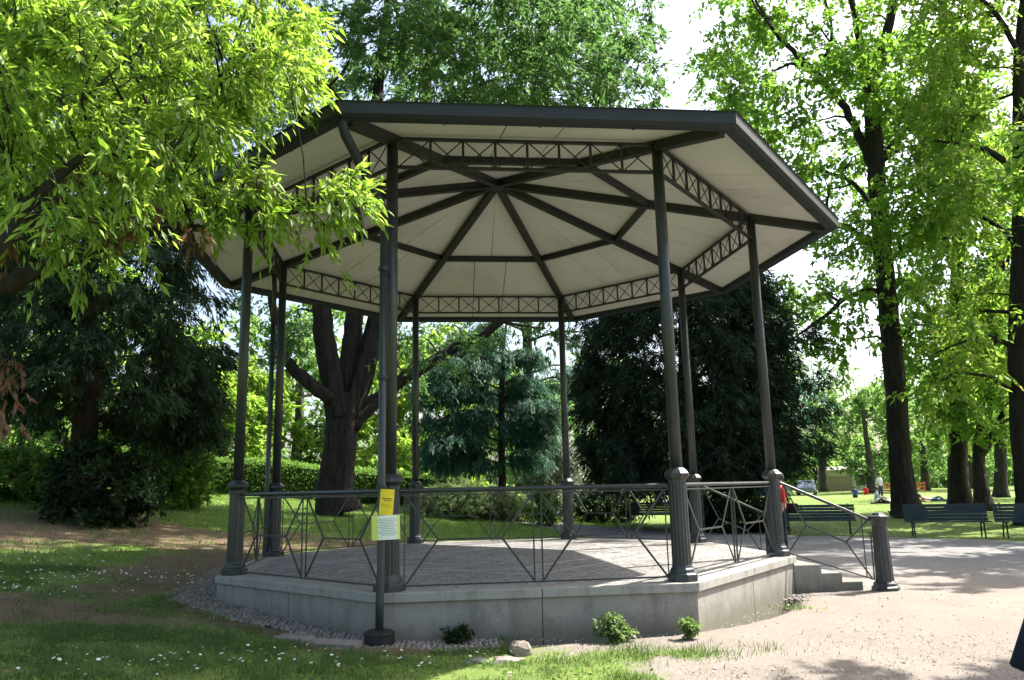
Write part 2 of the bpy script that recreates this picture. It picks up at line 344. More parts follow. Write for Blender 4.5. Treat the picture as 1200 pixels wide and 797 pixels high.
# ------------------------------------------------------------------ THE GROUND
def poly_sd(x, y, P):
    P = np.array(P, float); d = np.full(x.shape, 1e9); ins = np.zeros(x.shape, bool)
    for i in range(len(P)):
        a = P[i]; b = P[(i + 1) % len(P)]; e = b - a
        t = np.clip(((x - a[0]) * e[0] + (y - a[1]) * e[1]) / (e @ e), 0, 1)
        d = np.minimum(d, np.hypot(x - a[0] - t * e[0], y - a[1] - t * e[1]))
        c = ((a[1] > y) != (b[1] > y)) & (x < e[0] * (y - a[1]) / (e[1] if e[1] else 1e-9) + a[0]); ins ^= c
    return np.where(ins, d, -d)
PATH = [(-.2, -4.2), (-.25, -4.95), (.5, -5.9), (.9, -8), (.0, -30), (60, -30), (60, -14), (26, -4), (13.6, 5.4), (9.8, 9.9), (7.0, 14.6), (3.9, 18.2), (-.4, 21.6), (-8, 25.4), (-8, 24.4), (-1, 20.4), (2.6, 16.2), (3.4, 12), (3.0, 7), (2.2, 3), (0, 0)]
def zones(x, y):
    sd = poly_sd(x, y, PATH) + (fbm(x * .8, y * .8, 3) - .5) * .8
    gravel = np.clip(.5 + sd / 1.0, 0, 1)
    grey = ss(-3.2, 1.5, y - .12 * x + (fbm(x * .5, y * .5, 8) - .5) * 2)
    n = fbm(x * .45, y * .45, 5); n2 = fbm(x * 1.6, y * 1.6, 11)
    # bare soil under the yew and along the platform
    bare = np.exp(-(((x + 8.6) / 6.5) ** 2 + ((y - 5.6) / 2.5) ** 2)) * 1.0
    bare += np.exp(-(((x + 5.0) / 1.1) ** 2 + ((y - 1.4) / 3.6) ** 2)) * .9
    bare += np.exp(-(((x + 4.0) / 1.9) ** 2 + ((y + 3.1) / .55) ** 2)) * .5
    bare += np.exp(-(((x + .8) / 3.2) ** 2 + ((y - 6.0) / 1.3) ** 2)) * .5
    bare += np.exp(-(((x + 6.2) / 1.6) ** 2 + ((y + 2.6) / .7) ** 2)) * .28
    grass = np.clip(.90 - bare + (n - .5) * 1.0 + (n2 - .5) * .8, 0, 1)
    grass = np.maximum(grass, ss(9, 13, y) * .9)
    # thin grass growing into the sunny gravel in front
    fringe = np.exp(-(((x - .55) / 1.15) ** 2 + ((y + 5.15) / .42) ** 2)) * ss(.38, .62, fbm(x * 2.2, y * 2.2, 21))
    fringe += np.exp(-(((x - 3.6) / .7) ** 2 + ((y + 3.0) / .35) ** 2)) * ss(.48, .7, fbm(x * 2.6, y * 2.6, 25)) * .8
    return gravel, grey, grass, fringe
PV0 = [np.array(p) for p in ((-1.600, -3.871), (1.592, -3.894), (3.828, -1.413), (3.706, 1.634), (1.707, 3.753), (-1.426, 3.784), (-3.780, 1.481), (-3.737, -1.503))]
def make_ground():
    near = np.concatenate([np.linspace(-600, -60, 10), np.linspace(-55, -16, 14), np.arange(-15, 16, .14), np.linspace(17, 60, 30), np.linspace(70, 700, 12)])
    yy = np.concatenate([np.linspace(-300, -30, 6), np.linspace(-26, -12, 8), np.arange(-11.5, 24, .16), np.linspace(25, 70, 40), np.linspace(75, 900, 16)])
    X, Y = np.meshgrid(near, yy); Z = ground(X, Y)
    far = ss(150, 600, np.hypot(X, Y)); Z = Z * (1 - far) - .3 * far
    Z = Z - .25 * ss(4.45, 4.0, np.hypot(X, Y))
    Z += (fbm(X * 1.3, Y * 1.3, 2) - .5) * .05 * ss(4.8, 6., np.hypot(X, Y))
    V = np.stack([X, Y, Z], -1).reshape(-1, 3); ny, nx = X.shape
    i = np.arange(nx * ny).reshape(ny, nx); F = np.stack([i[:-1, :-1], i[:-1, 1:], i[1:, 1:], i[1:, :-1]], -1).reshape(-1, 4)
    o = bigmesh('ground', V, F, 'ground', None, True); me = o.data
    gv, gy, gr, fr = zones(X.ravel(), Y.ravel()); gv = np.clip(gv - fr * .8, 0, 1); gr = np.clip(gr + fr, 0, 1); gr = gr * (1 - ((poly_sd(X.ravel(), Y.ravel(), [p * 1.05 for p in PV0]) > -.7) & (X.ravel() < -.4) & (Y.ravel() < 3)))
    for n, a in (('gravel', gv), ('grey', gy), ('grass', gr)):
        at = me.attributes.new(n, 'FLOAT', 'POINT'); at.data.foreach_set('value', a.astype(np.float32))
    tag(o, 'park ground of shaded lawn, bare soil and pale gravel', 'ground', kind='structure')
make_ground()

# ------------------------------------------------------------------ THE BANDSTAND
COL = dict(A=(-1.600, -3.871), B=(1.592, -3.894), C=(3.828, -1.413), D=(3.706, 1.634), E=(1.707, 3.753), F=(-1.426, 3.784), G=(-3.780, 1.481), H=(-3.737, -1.503))
K = 'ABCDEFGH'; PV = [np.array(COL[k]) for k in K]
stand = empty('bandstand', (0, 0, -.5))
tag(stand, 'octagonal iron bandstand with wide beige-lined roof on a stone platform', 'bandstand')
def sp(name, build=None): return empty(name, (0, 0, .5), stand)     # parts keep world coordinates: the empty sits at the base
TOPZ, COPZ = 0.0, -.03
# platform: paved core, facing slabs, coping
P106 = [p * 1.06 for p in PV]
platform = MB().prism([p * 1.035 for p in PV], -.95, -.036).build('platform', 'paving', stand, loc=(0, 0, .5))
def lerp(a, b, t): return a + (b - a) * t
pieces = []
for i in range(8):
    a, b = P106[i], P106[(i + 1) % 8]; ai, bi = PV[i] * .965, PV[(i + 1) % 8] * .965
    a2, b2 = a * .992, b * .992; ai2, bi2 = PV[i] * 1.037, PV[(i + 1) % 8] * 1.037
    L = np.linalg.norm(b - a); g = .0035 / L
    for (t0, t1) in ((0, .5), (.5, 1)):
        e0 = 0 if t0 == 0 else g; e1 = 0 if t1 == 1 else g
        q0 = t0 + e0; q1 = t1 - e1
        MB().prism([lerp(a, b, q0), lerp(a, b, q1), lerp(ai, bi, q1), lerp(ai, bi, q0)], -.125, COPZ).build('coping_stone', 'coping', platform, bevel=.008)
        MB().prism([lerp(a2, b2, q0), lerp(a2, b2, q1), lerp(ai2, bi2, q1), lerp(ai2, bi2, q0)], -.95, -.127).build('facing_slab', 'granite', platform, bevel=.005)
def strip(p, q, wd, z, name, mat, parent):
    p = np.array(p, float); q = np.array(q, float); d = (q - p) / np.linalg.norm(q - p); n = np.array((-d[1], d[0])) * wd / 2
    return MB().prism([p - n, q - n, q + n, p + n], z - .02, z).build(name, mat, parent)
def poly_band(pts, wd, z):
    for i in range(len(pts)): strip(pts[i], pts[(i + 1) % len(pts)], wd, z, 'stone_band', 'band', platform)
for k, off in enumerate((0, 45)):
    poly_band([(2.75 * math.cos(R(a + off)), 2.75 * math.sin(R(a + off))) for a in (2, 92, 182, 272)], .04, -.0325 + k * .0015)
poly_band([(1.95 * math.cos(R(a)), 1.95 * math.sin(R(a))) for a in (0, 90, 180, 270)], .04, -.0295)

# columns
def fluted(prof, n=8, ph=0.):
    return prof
def column_meshes():
    out = []
    m = MB(); s2 = 1.414
    m.lathe([(.175, 0), (.175, .07), (.168, .082), (.142, .088), (.138, .125), (.12, .145), (.116, .17)], 8, ph=R(22.5)); out.append(('base', m, .006))
    m = MB()   # fluted octagonal pedestal
    n = 32; prof = []
    for z in (.165, .60, 1.06):
        prof.append(z)
    vs = []
    for z in prof:
        for j in range(n):
            t = 2 * math.pi * j / n; rr = .103 if j % 2 == 0 else .095
            rr *= 1.04 - .05 * (z - .165); vs.append((rr * math.cos(t), rr * math.sin(t), z))
    fs = [(i * n + j, i * n + (j + 1) % n, (i + 1) * n + (j + 1) % n, (i + 1) * n + j) for i in range(2) for j in range(n)] + [tuple(2 * n + j for j in range(n))]
    m.add(vs, fs); out.append(('pedestal', m, 0))
    m = MB().lathe([(.10, 1.045), (.106, 1.06), (.106, 1.09), (.145, 1.13), (.148, 1.16), (.115, 1.20), (.078, 1.225)], 8, ph=R(22.5)); out.append(('cap', m, .004))
    m = MB().lathe([(.070, 1.215), (.068, 3.2), (.066, 5.10)], 20); out.append(('shaft', m, 0))
    res = []
    for nm, mb, bv in out:
        me = bpy.data.meshes.new(nm); me.from_pydata(mb.v, [], mb.f); me.materials.append(M['iron'])
        if nm in ('shaft', 'collar'):
            for p in me.polygons: p.use_smooth = len(p.vertices) == 4
        me.update(); res.append((nm, me, bv))
    return res
CM = column_meshes()
for i, k in enumerate(K):
    c = empty('column', (PV[i][0], PV[i][1], .5 + COPZ), stand); c.rotation_euler.z = math.atan2(PV[i][1], PV[i][0])
    for nm, me, bv in CM:
        o = link(nm, me, c)
        if bv: b = o.modifiers.new('bevel', 'BEVEL'); b.width = bv; b.segments = 2
# roof
def soff(r): return 6.20 - 1.06 * r
def on_rib(i, r, dz=0.): p = PV[i % 8] * r; return (p[0], p[1], soff(r) + dz)
for i in range(8):
    j = (i + 1) % 8
    tr = sp('truss')
    a = np.array([*PV[i], 0]); b = np.array([*PV[j], 0]); u = (b - a) / np.linalg.norm(b - a)
    a = a + u * .06; b = b - u * .06; zt, zb = 5.085, 4.73
    n = 7 if K[i] == 'E' else 8
    V3 = lambda p, z: (p[0], p[1], z)
    bar('top_chord', V3(a, zt), V3(b, zt), .05, .03, 'iron_brown', tr); bar('bottom_chord', V3(a, zb), V3(b, zb), .05, .03, 'iron_brown', tr)
    for q in range(1, n): p = lerp(a, b, q / n); bar('upright', V3(p, zb), V3(p, zt), .03, .022, 'iron_brown', tr)
    nrm = np.array((-u[1], u[0], 0)) * .006
    for q in range(n):
        p0 = lerp(a, b, q / n); p1 = lerp(a, b, (q + 1) / n)
        bar('diagonal', V3(p0 + nrm, zb), V3(p1 + nrm, zt), .008, .014, 'iron_brown', tr); bar('diagonal', V3(p0 - nrm, zt), V3(p1 - nrm, zb), .008, .014, 'iron_brown', tr)
    # rib and purlin
    r_ = sp('rib'); bar('beam', on_rib(i, .03, -.065), on_rib(i, 1.262, -.062), .085, .12, 'iron_brown', r_)
    bar('bottom_flange', on_rib(i, .035, -.129), on_rib(i, 1.255, -.126), .115, .012, 'iron_brown', r_)
    p0 = on_rib(i, .616, -.055); p1 = on_rib(j, .616, -.055); bar('purlin', np.array(p0) + np.array((0, 0, .5)), np.array(p1) + np.array((0, 0, .5)), .075, .10, 'iron_brown', stand)
    # soffit boards: an inner and an outer ring, split by joints
    for (r0, r1, cuts) in ((.0, .614, (0, .5, 1)), (.618, 1.285, (0, .34, .67, 1))):
        for c0, c1 in zip(cuts[:-1], cuts[1:]):
            g = .0035
            def pt(r, t):
                return np.array(on_rib(i, r)) * (1 - t) + np.array(on_rib(j, r)) * t
            t0 = c0 + (g if c0 else 0); t1 = c1 - (g if c1 < 1 else 0)
            if r0 == 0:
                q = [pt(0, 0), pt(r1, t0), pt(r1, t1)]
            else:
                # boards run straight out from the purlin: joints square to the eave
                Lr = r0 / r1
                f = lambda t: .5 + (t - .5) * (1 if t in (0, 1) else Lr)
                f = (lambda t, e=(c0, c1): t if min(abs(t), abs(t - 1)) < .01 else .5 + (t - .5) * Lr)
                q = [pt(r0, t0), pt(r1, f(t0)), pt(r1, f(t1)), pt(r0, t1)]
            m = MB(); nn = len(q); m.add(list(q) + [p + np.array((0, 0, .02)) for p in q], [tuple(range(nn)), tuple(range(2 * nn - 1, nn - 1, -1))] + [(z, (z + 1) % nn, nn + (z + 1) % nn, nn + z) for z in range(nn)])
            m.build('soffit_panel', 'soffit', stand, loc=(0, 0, .5))
    # roof sheet and its ridge ribs
    m = MB(); ap = np.array((0, 0, soff(0) + .12)); e0 = np.array(on_rib(i, 1.30, .10)); e1 = np.array(on_rib(j, 1.30, .10)); dn = np.array((0, 0, -.05))
    m.add([ap, e0, e1, ap + dn, e0 + dn, e1 + dn], [(0, 1, 2), (5, 4, 3), (0, 3, 4, 1), (1, 4, 5, 2), (2, 5, 3, 0)]); sheet = m.build('roof_sheet', 'roofmetal', stand, loc=(0, 0, .5))
    for q in range(1, 14):
        t = q / 14; tt = 1 - abs(2 * t - 1); top = e0 * (1 - t) + e1 * t; s0 = (e0 + e1) / 2 * (1 - tt) + ap * tt if False else ap * tt + top * (1 - tt)
        mid = (e0 + e1) / 2; up = ap + (top - ap) * (1 - tt); # seam rises square to the eave until it meets the hip
        vdir = ap - mid; up = top + vdir * tt * .985
        bar('seam', top + np.array((0, 0, .012)), up + np.array((0, 0, .012)), .02, .028, 'roofmetal', sheet)
    # gutter: back board, trough floor, outer face with rolled lip
    gt = sp('gutter')
    def gp(r, z, kk): p = PV[kk % 8] * r; return (p[0], p[1], z)
    prof = [(1.262, 4.80), (1.266, 4.775), (1.300, 4.765), (1.312, 4.79), (1.313, 4.905), (1.318, 4.918), (1.308, 4.925), (1.303, 4.80), (1.272, 4.80), (1.268, 4.90), (1.262, 4.90)]
    vs = [gp(r, z, i) for r, z in prof] + [gp(r, z, j) for r, z in prof]; nn = len(prof)
    MB().add(vs, [(q, (q + 1) % nn, nn + (q + 1) % nn, nn + q) for q in range(nn)] + [tuple(range(nn - 1, -1, -1)), tuple(range(nn, 2 * nn))]).build('trough', 'gutter', gt)
    for t in (.25, .5, .75):
        p = np.array(gp(1.266, 4.80, i)) * (1 - t) + np.array(gp(1.266, 4.80, j)) * t; p2 = np.array(gp(1.3, 4.762, i)) * (1 - t) + np.array(gp(1.3, 4.762, j)) * t
        bar('bracket', p + np.array((0, 0, -.032)), p2, .025, .006, 'iron_brown', gt)
MB().lathe([(.0, 6.0), (.13, 6.03), (.15, 6.08), (.13, 6.12)], 16).build('apex_boss', 'iron_brown', stand, loc=(0, 0, .5))
MB().lathe([(.35, 6.22), (.34, 6.30), (.12, 6.42), (.06, 6.60), (.09, 6.66), (.02, 6.76)], 16).build('finial', 'roofmetal', stand, smooth=True, loc=(0, 0, .5))

# railings
def railing(i):
    j = (i + 1) % 8; a = np.array([*PV[i], 0.]); b = np.array([*PV[j], 0.]); u = (b - a) / np.linalg.norm(b - a); a = a + u * .11; b = b - u * .11
    g = sp('railing'); z = lambda p, h: (p[0], p[1], h + COPZ); L = np.linalg.norm(b - a)
    bar('handrail', z(a, 1.035), z(b, 1.035), .045, .045, 'iron', g, 'round')
    bar('upper_rail', z(a, .985), z(b, .985), .035, .014, 'iron', g); bar('bottom_rail', z(a, .045), z(b, .045), .035, .016, 'iron', g)
    m0 = lerp(a, b, .5); 
    for s in (-.045, .045): bar('upright', z(m0 + u * s, .05), z(m0 + u * s, .98), .014, .03, 'iron', g)
    for p in (a + u * .045, b - u * .045): bar('upright', z(p, .05), z(p, .98), .012, .012, 'iron', g)
    for (p, q) in ((a + u * .06, m0 - u * .05), (m0 + u * .05, b - u * .06)):
        l = lerp(p, q, .25); r = lerp(p, q, .75)
        for (c, n_) in ((p, l), (q, r)):
            bar('diagonal', z(c, .975), z(n_, .515), .012, .022, 'iron', g); bar('diagonal', z(n_, .515), z(c, .055), .012, .022, 'iron', g)
        bar('crossbar', z(l, .515), z(r, .515), .012, .02, 'iron', g)
for i in range(8):
    if K[i] != 'C': railing(i)
# stairs on the right-hand side
stair = sp('stair')
for (x0, x1, zt) in ((3.98, 4.38, -.155), (4.384, 4.68, -.28), (4.684, 4.98, -.405)):
    MB().prism([(x0, -1.55), (x1, -1.58), (x1, 1.72), (x0, 1.70)], -.9, zt).build('step', 'granite', stair, bevel=.01)
def stair_rail(c0, post):
    g = sp('stair_railing'); px, py = post; pz = float(ground(px, py)); c0 = np.array([*c0]); d = np.array(post) - c0; d /= np.linalg.norm(d)
    p = MB(); n = 24; vs = []
    for zz, r in ((.12, .125), (.55, .112), (.93, .105)):
        for q in range(n): t = 2 * math.pi * q / n; rr = r if q % 2 else r * .92; vs.append((px + rr * math.cos(t), py + rr * math.sin(t), pz + zz))
    p.add(vs, [(a * n + q, a * n + (q + 1) % n, (a + 1) * n + (q + 1) % n, (a + 1) * n + q) for a in range(2) for q in range(n)] + [tuple(2 * n + q for q in range(n))])
    p.build('post_shaft', 'iron', g)
    MB().lathe([(.19, -.12), (.19, .05), (.165, .065), (.16, .10), (.13, .13)], 8, (px, py, pz), R(22.5)).build('post_base', 'iron', g, bevel=.006)
    MB().lathe([(.105, .90), (.115, .96), (.145, 1.0), (.15, 1.03), (.12, 1.035), (.085, 1.05), (.08, 1.07), (.03, 1.085)], 8, (px, py, pz), R(22.5)).build('post_cap', 'iron', g, bevel=.004)
    A = np.array([*(c0 + d * .11), 0]); Bp = np.array([*(np.array(post) - d * .12), 0])
    P3 = lambda t, h: tuple(np.array([A[0] + (Bp[0] - A[0]) * t, A[1] + (Bp[1] - A[1]) * t, h]))
    zt0, zt1, zb0, zb1 = 1.0, pz + .97, .02, pz + .14
    bar('handrail', P3(0, zt0), P3(1, zt1), .045, .045, 'iron', g, 'round'); bar('bottom_rail', P3(0, zb0), P3(1, zb1), .03, .016, 'iron', g)
    H = lambda t, f: P3(t, (zb0 + (zb1 - zb0) * t) * (1 - f) + (zt0 + (zt1 - zt0) * t) * f)
    for t in (.03, .9, ): bar('upright', H(t, 0), H(t, 1), .012, .012, 'iron', g)
    for (p_, q_) in (((.03, 1), (.26, .5)), ((.26, .5), (.03, 0)), ((.26, .5), (.7, .47)), ((.7, .47), (.98, 1)), ((.7, .47), (.96, 0)), ((.98, .0), (.99, .8))):
        bar('diagonal', H(*p_), H(*q_), .012, .02, 'iron', g)
stair_rail(COL['C'], (5.27, -1.66)); stair_rail(COL['D'], (5.22, 1.84))
# downpipes
def downpipe(i, side, off=.325):
    p = PV[i]; d = p / np.linalg.norm(p); n = np.array((-d[1], d[0])) * side; g = sp('downpipe')
    top = p * 1.285; q = p + d * off + n * .055 * side; o2 = q + d * .02; gz = float(ground(*o2))
    if off < .2: MB().tube([(*q, 3.9), (*q, 4.6), (*(q + d * .02), 4.9)], .042, 14).build('elbow', 'iron_brown', g, smooth=True)
    else: MB().tube([(*top, 4.78), (*top, 4.70), (*(top - d * .05), 4.62), (*lerp(top, q, .9), 4.14), (*q, 4.02), (*q, 3.9)], .052, 14).build('elbow', 'gutter', g, smooth=True)
    MB().tube([(*q, 3.95), (*q, 1.0), (*q, .1), (*o2, -.1), (*o2, gz + .1)], .042, 14).build('pipe', 'iron', g, smooth=True)
    for zz in (3.4, 2.2, 1.05): bar('stay', (*(p + d * .06), zz), (*(q - d * .04), zz), .02, .012, 'iron_brown', g)
    for zz in (3.4, 2.2, 1.05): MB().lathe([(.056, -.02), (.058, 0), (.056, .02)], 14, (*q, zz)).build('clamp', 'iron_brown', g)
    MB().lathe([(.13, -.1), (.15, .0), (.155, .10), (.16, .13), (.12, .15), (.06, .155)], 10, (*o2, gz - .02)).build('shoe', 'black', g, bevel=.006)
    return q, d, n
qA, dA, nA = downpipe(0, 1.0)
downpipe(6, -1.6, .08)

# the two notices taped to the front downpipe
def sheet(name, c, wd, ht, z, yaw, tilt, mat, lines, label, ink, side=None):
    root = empty(name, (c[0], c[1], z)); root.rotation_euler = (0, tilt, yaw); tag(root, label, 'notice')
    m = MB(); n = 8; vs = []
    for zz in (-.5, .5):
        for q in range(n + 1):
            x = (q / n - .5); vs.append((x * wd, .03 * (4 * x * x) * (wd / .3), zz * ht))
    fs = [(q, q + 1, n + 1 + q + 1, n + 1 + q) for q in range(n)]
    off = len(vs); vs += [(a, b + .0015, c_) for a, b, c_ in vs]; fs += [tuple(reversed([v + off for v in f])) for f in fs]
    m.add(vs, fs).build('sheet', mat, root, smooth=True)
    bow = lambda x: .03 * (4 * (x / wd) ** 2) * (wd / .3)
    for (x, zz, lw, lh) in lines:
        mm = MB(); k = 4; v2 = []
        for hh in (-.5, .5):
            for q in range(k + 1): X = x + lw * (q / k - .5); v2.append((X, bow(X) - .0015, zz + hh * lh))
        mm.add(v2, [(q, q + 1, k + 1 + q + 1, k + 1 + q) for q in range(k)]).build('print_line', ink, root)
    if side:
        for (x0, x1) in side:
            mm = MB(); k = 3; v2 = []
            for hh in (-.5, .5):
                for q in range(k + 1): X = x0 + (x1 - x0) * q / k; v2.append((X, bow(X) - .0009, hh * ht * .985))
            mm.add(v2, [(q, q + 1, k + 1 + q + 1, k + 1 + q) for q in range(k)]).build('coloured_margin', 'pale_yellow', root)
front = qA + np.array((.02, -.062)); yw = R(-6)
sheet('yellow_notice', (front[0] + .035, front[1] - .008), .145, .26, .895, yw, R(4), 'yellow', [(0.0, .035, .10, .010), (.01, .015, .07, .008), (-.01, -.03, .09, .004), (.0, -.05, .08, .004)], 'small plain yellow notice taped to the front downpipe, upper of two', 'inkdark')
ln = [(.02 + .01 * math.sin(q * 2.1), .085 - q * .016, .17 + .03 * math.sin(q * 1.7), .0045) for q in range(11)]
sheet('printed_notice', (front[0] + .025, front[1] - .012), .29, .245, .64, yw, R(-1.5), 'paper', ln, 'wide white notice with yellow-green margins taped to the front downpipe', 'ink', [(-.143, -.075), (.118, .143)])

# ------------------------------------------------------------------ cobble apron, kerb slabs, stone
def stones(name, test, box, step, label, zlift=0.):
    V = []; F = []; n = 0
    x = box[0]
    while x < box[1]:
        y = box[2]
        while y < box[3]:
            X = x + random.uniform(-.3, .3) * step; Y = y + random.uniform(-.3, .3) * step
            if test(X, Y):
                a, b_, h = step * random.uniform(.36, .52), step * random.uniform(.34, .48), random.uniform(.003, .012); t0 = random.uniform(0, 3.1); z = float(ground(X, Y)) + zlift
                for k, (sc, hz) in enumerate(((1, -.02), (.92, h * .6), (.5, h))):
                    for q in range(6):
                        t = t0 + q * math.pi / 3; V.append((X + a * sc * math.cos(t), Y + b_ * sc * math.sin(t), z + hz))
                for k in range(2):
                    for q in range(6): F.append((n + k * 6 + q, n + k * 6 + (q + 1) % 6, n + k * 6 + 6 + (q + 1) % 6, n + k * 6 + 6 + q))
                F += [(n + 12, n + 13, n + 14, n + 15), (n + 12, n + 15, n + 16, n + 17)]; n += 18
            y += step
        x += step
    o = bigmesh(name, np.array(V), np.array(F), 'cobble', None, True); tag(o, label, 'cobbles', kind='stuff')
octm = np.array([p * 1.05 for p in PV])
def osd(x, y): return float(poly_sd(np.array([x]), np.array([y]), octm)[0])
def in_apron(x, y):
    if x > -.45 or y > 3: return False
    d = -osd(x, y); return 0.0 < d < (.46 if x > -3.6 else .62) + .10 * math.sin(x * 5) + random.uniform(-.05, .05)
stones('cobble_apron', in_apron, (-5.4, -.4, -5.4, 3), .052, 'strip of rounded cobbles along the left foot of the platform')
def in_apron2(x, y):
    d = -osd(x, y); return d > 0 and math.hypot((x - 4.7), (y + 1.5) * 1.25) < 1.15 + .15 * math.sin(x * 7) and not (3.9 < x < 5.0 and -1.6 < y < 1.75)
stones('stair_cobbles', in_apron2, (3.2, 6.2, -3.2, .2), .07, 'fan of pale sunlit cobbles around the foot of the stair', -.008)
for (u, v, d, L, W_, rz, lb) in ((388, 742, 8.35, .62, .2, R(-22), 'long worn kerb slab lying flat left of the downpipe shoe'), (345, 736, 8.65, .4, .18, R(-30), 'short kerb slab half sunk in soil beside the cobbles')):
    p = site(u, v, d); z = float(ground(p[0], p[1])); o = MB().box((0, 0, 0), (L, W_, .08)).build('kerb_slab', 'slab', bevel=.012, loc=(p[0], p[1], z)); o.rotation_euler = (R(2), R(1), rz); tag(o, lb, 'kerb slab', 'worn kerb slabs by the apron')
def rock(name, c, s, seed, label, mat='rock'):
    r2 = np.random.default_rng(seed); m = MB(); nu, nv = 14, 9; vs = []
    for a in range(nv + 1):
        th = math.pi * a / nv
        for b_ in range(nu):
            ph = 2 * math.pi * b_ / nu; d = np.array((math.sin(th) * math.cos(ph), math.sin(th) * math.sin(ph), math.cos(th)))
            k = 1 + .35 * (vnoise(np.array(d[0] * 1.7 + 5 + seed), np.array(d[1] * 1.7 + d[2] * 2.3 + 9), seed) - .5) + .12 * (r2.random() - .5)
            d = np.sign(d) * np.abs(d) ** .75; vs.append(np.array(c) + d * k * np.array(s))
    fs = [(a * nu + q, (a + 1) * nu + q, (a + 1) * nu + (q + 1) % nu, a * nu + (q + 1) % nu) for a in range(nv) for q in range(nu)]
    o = m.add(vs, fs).build(name, mat, None); tag(o, label, 'stone'); return o
p = site(612, 757, 7.75); rock('boundary_stone', (p[0] - .02, p[1], float(ground(p[0], p[1])) + .04), (.10, .10, .085), 4, 'small weathered stone lit by the sun where the cobbles end')
p = site(575, 768, 7.45); rock('earth_mound', (p[0] + .02, p[1] + .02, float(ground(p[0], p[1])) - .03), (.30, .15, .07), 9, 'low crumbling heap of earth beside the small sunlit stone', 'slab')

# ------------------------------------------------------------------ FOLIAGE TOOLS
def unit(v): return v / np.maximum(np.linalg.norm(v, axis=-1, keepdims=True), 1e-9)
def leaf_geo(P, D, L, wr, curl=.18, r=rng):
    """lance-shaped leaves: base point P, direction D, length L, width ratio wr"""
    n = len(P); D = unit(D); up = unit(np.stack([r.normal(0, .5, n), r.normal(0, .5, n), np.ones(n)], -1))
    S = unit(np.cross(D, up)); N = np.cross(S, D); L = np.broadcast_to(L, (n,))[:, None]; wd = L * wr * .5
    mid = P + D * L * .45
    a = P; b = mid + S * wd + N * wd * curl; c = P + D * L - N * L * r.uniform(-.08, .25, (n, 1)); d = mid - S * wd + N * wd * curl
    V = np.stack([a, b, c, d], 1).reshape(-1, 3); i = np.arange(n)[:, None] * 4
    F = np.concatenate([i + np.array([[0, 1, 2]]), i + np.array([[0, 2, 3]])], 1).reshape(-1, 3)
    return V, F
def clump_leaves(C, rad, nt, per, L, wr, droop, flat, out_from, outw, r=rng, spread=.12, jit=.6, twigs=None):
    """twigs fan out of every clump centre, leaves sit along the twigs"""
    C = np.asarray(C, float); n = len(C); rad = np.broadcast_to(rad, (n,))
    T = np.repeat(np.arange(n), nt); m = len(T)
    d = r.normal(0, 1, (m, 3)); d[:, 2] *= flat
    o = C[T] - np.asarray(out_from)[None, :] if np.ndim(out_from) == 1 else C[T] - out_from[T]
    o[:, 2] *= .3; d = unit(unit(d) + unit(o) * outw)
    ln = rad[T] * r.uniform(.5, 1.25, m); s = C[T] + r.normal(0, .22, (m, 3)) * rad[T][:, None]
    J = np.repeat(np.arange(m), per); k = len(J); t = r.uniform(.12, 1, k) ** .8
    P = s[J] + d[J] * (ln[J] * t)[:, None]; P[:, 2] -= droop * ln[J] * t * t
    P += r.normal(0, spread, (k, 3)) * rad[T][J][:, None] * .5
    LD = d[J] + r.normal(0, jit, (k, 3)); LD[:, 2] -= droop * 1.3
    V, F = leaf_geo(P, LD, L * r.uniform(.5, 1.35, k), wr, curl=r.uniform(-.25, .6, (k, 1)), r=r)
    if twigs is not None:
        for q in range(0, m, max(1, m // twigs[0])):
            e = s[q] + d[q] * ln[q]; e = e - np.array((0, 0, droop * ln[q])); mid = s[q] + d[q] * ln[q] * .5 - np.array((0, 0, droop * ln[q] * .25))
            twigs[1].tube([C[T[q]], s[q], mid, e], [twigs[2], twigs[2] * .8, twigs[2] * .6, twigs[2] * .3], 4, False)
    return V, F
def merge(parts):
    V = []; F = []; n = 0
    for v, f in parts: V.append(v); F.append(f + n); n += len(v)
    return np.concatenate(V), np.concatenate(F)
def densify(path, k=5, wob=.0, r=rng):
    path = np.array(path, float); out = []
    for i in range(len(path) - 1):
        p0 = path[max(i - 1, 0)]; p1 = path[i]; p2 = path[i + 1]; p3 = path[min(i + 2, len(path) - 1)]
        for q in range(k):
            t = q / k; v = .5 * ((2 * p1) + (-p0 + p2) * t + (2 * p0 - 5 * p1 + 4 * p2 - p3) * t * t + (-p0 + 3 * p1 - 3 * p2 + p3) * t ** 3); out.append(v)
    out.append(path[-1]); out = np.array(out)
    if wob: out[1:-1, :3] += r.normal(0, wob, (len(out) - 2, 3)) * np.minimum(1, out[1:-1, 3:4] * 8)
    out[:, 3] = np.maximum(out[:, 3], .004); return out
def trunk_mesh(path, n, name, mat, parent, flare=0., lob=.12):
    m = MB(); m.tube([p[:3] for p in path], [p[3] for p in path], n); r0 = random.uniform(0, 6)
    if flare or lob:
        vs = []
        for i, p in enumerate(path):
            for q in range(n):
                v = np.array(m.v[i * n + q]); c = np.array(path[i][:3]); h = np.linalg.norm(np.array(path[i][:3]) - np.array(path[0][:3]))
                k = 1 + lob * math.sin(q * 2 * math.pi / n * 5 + r0 + h * .25) + lob * .5 * math.sin(q * 2 * math.pi / n * 3 + r0 * 2) + flare * math.exp(-h / (path[0][3] * 1.1)) * (.75 + .5 * math.sin(q * 2 * math.pi / n * 4 + r0))
                vs.append(tuple(c + (v - c) * k))
        m.v = vs
    return m.build(name, mat, parent, smooth=True)
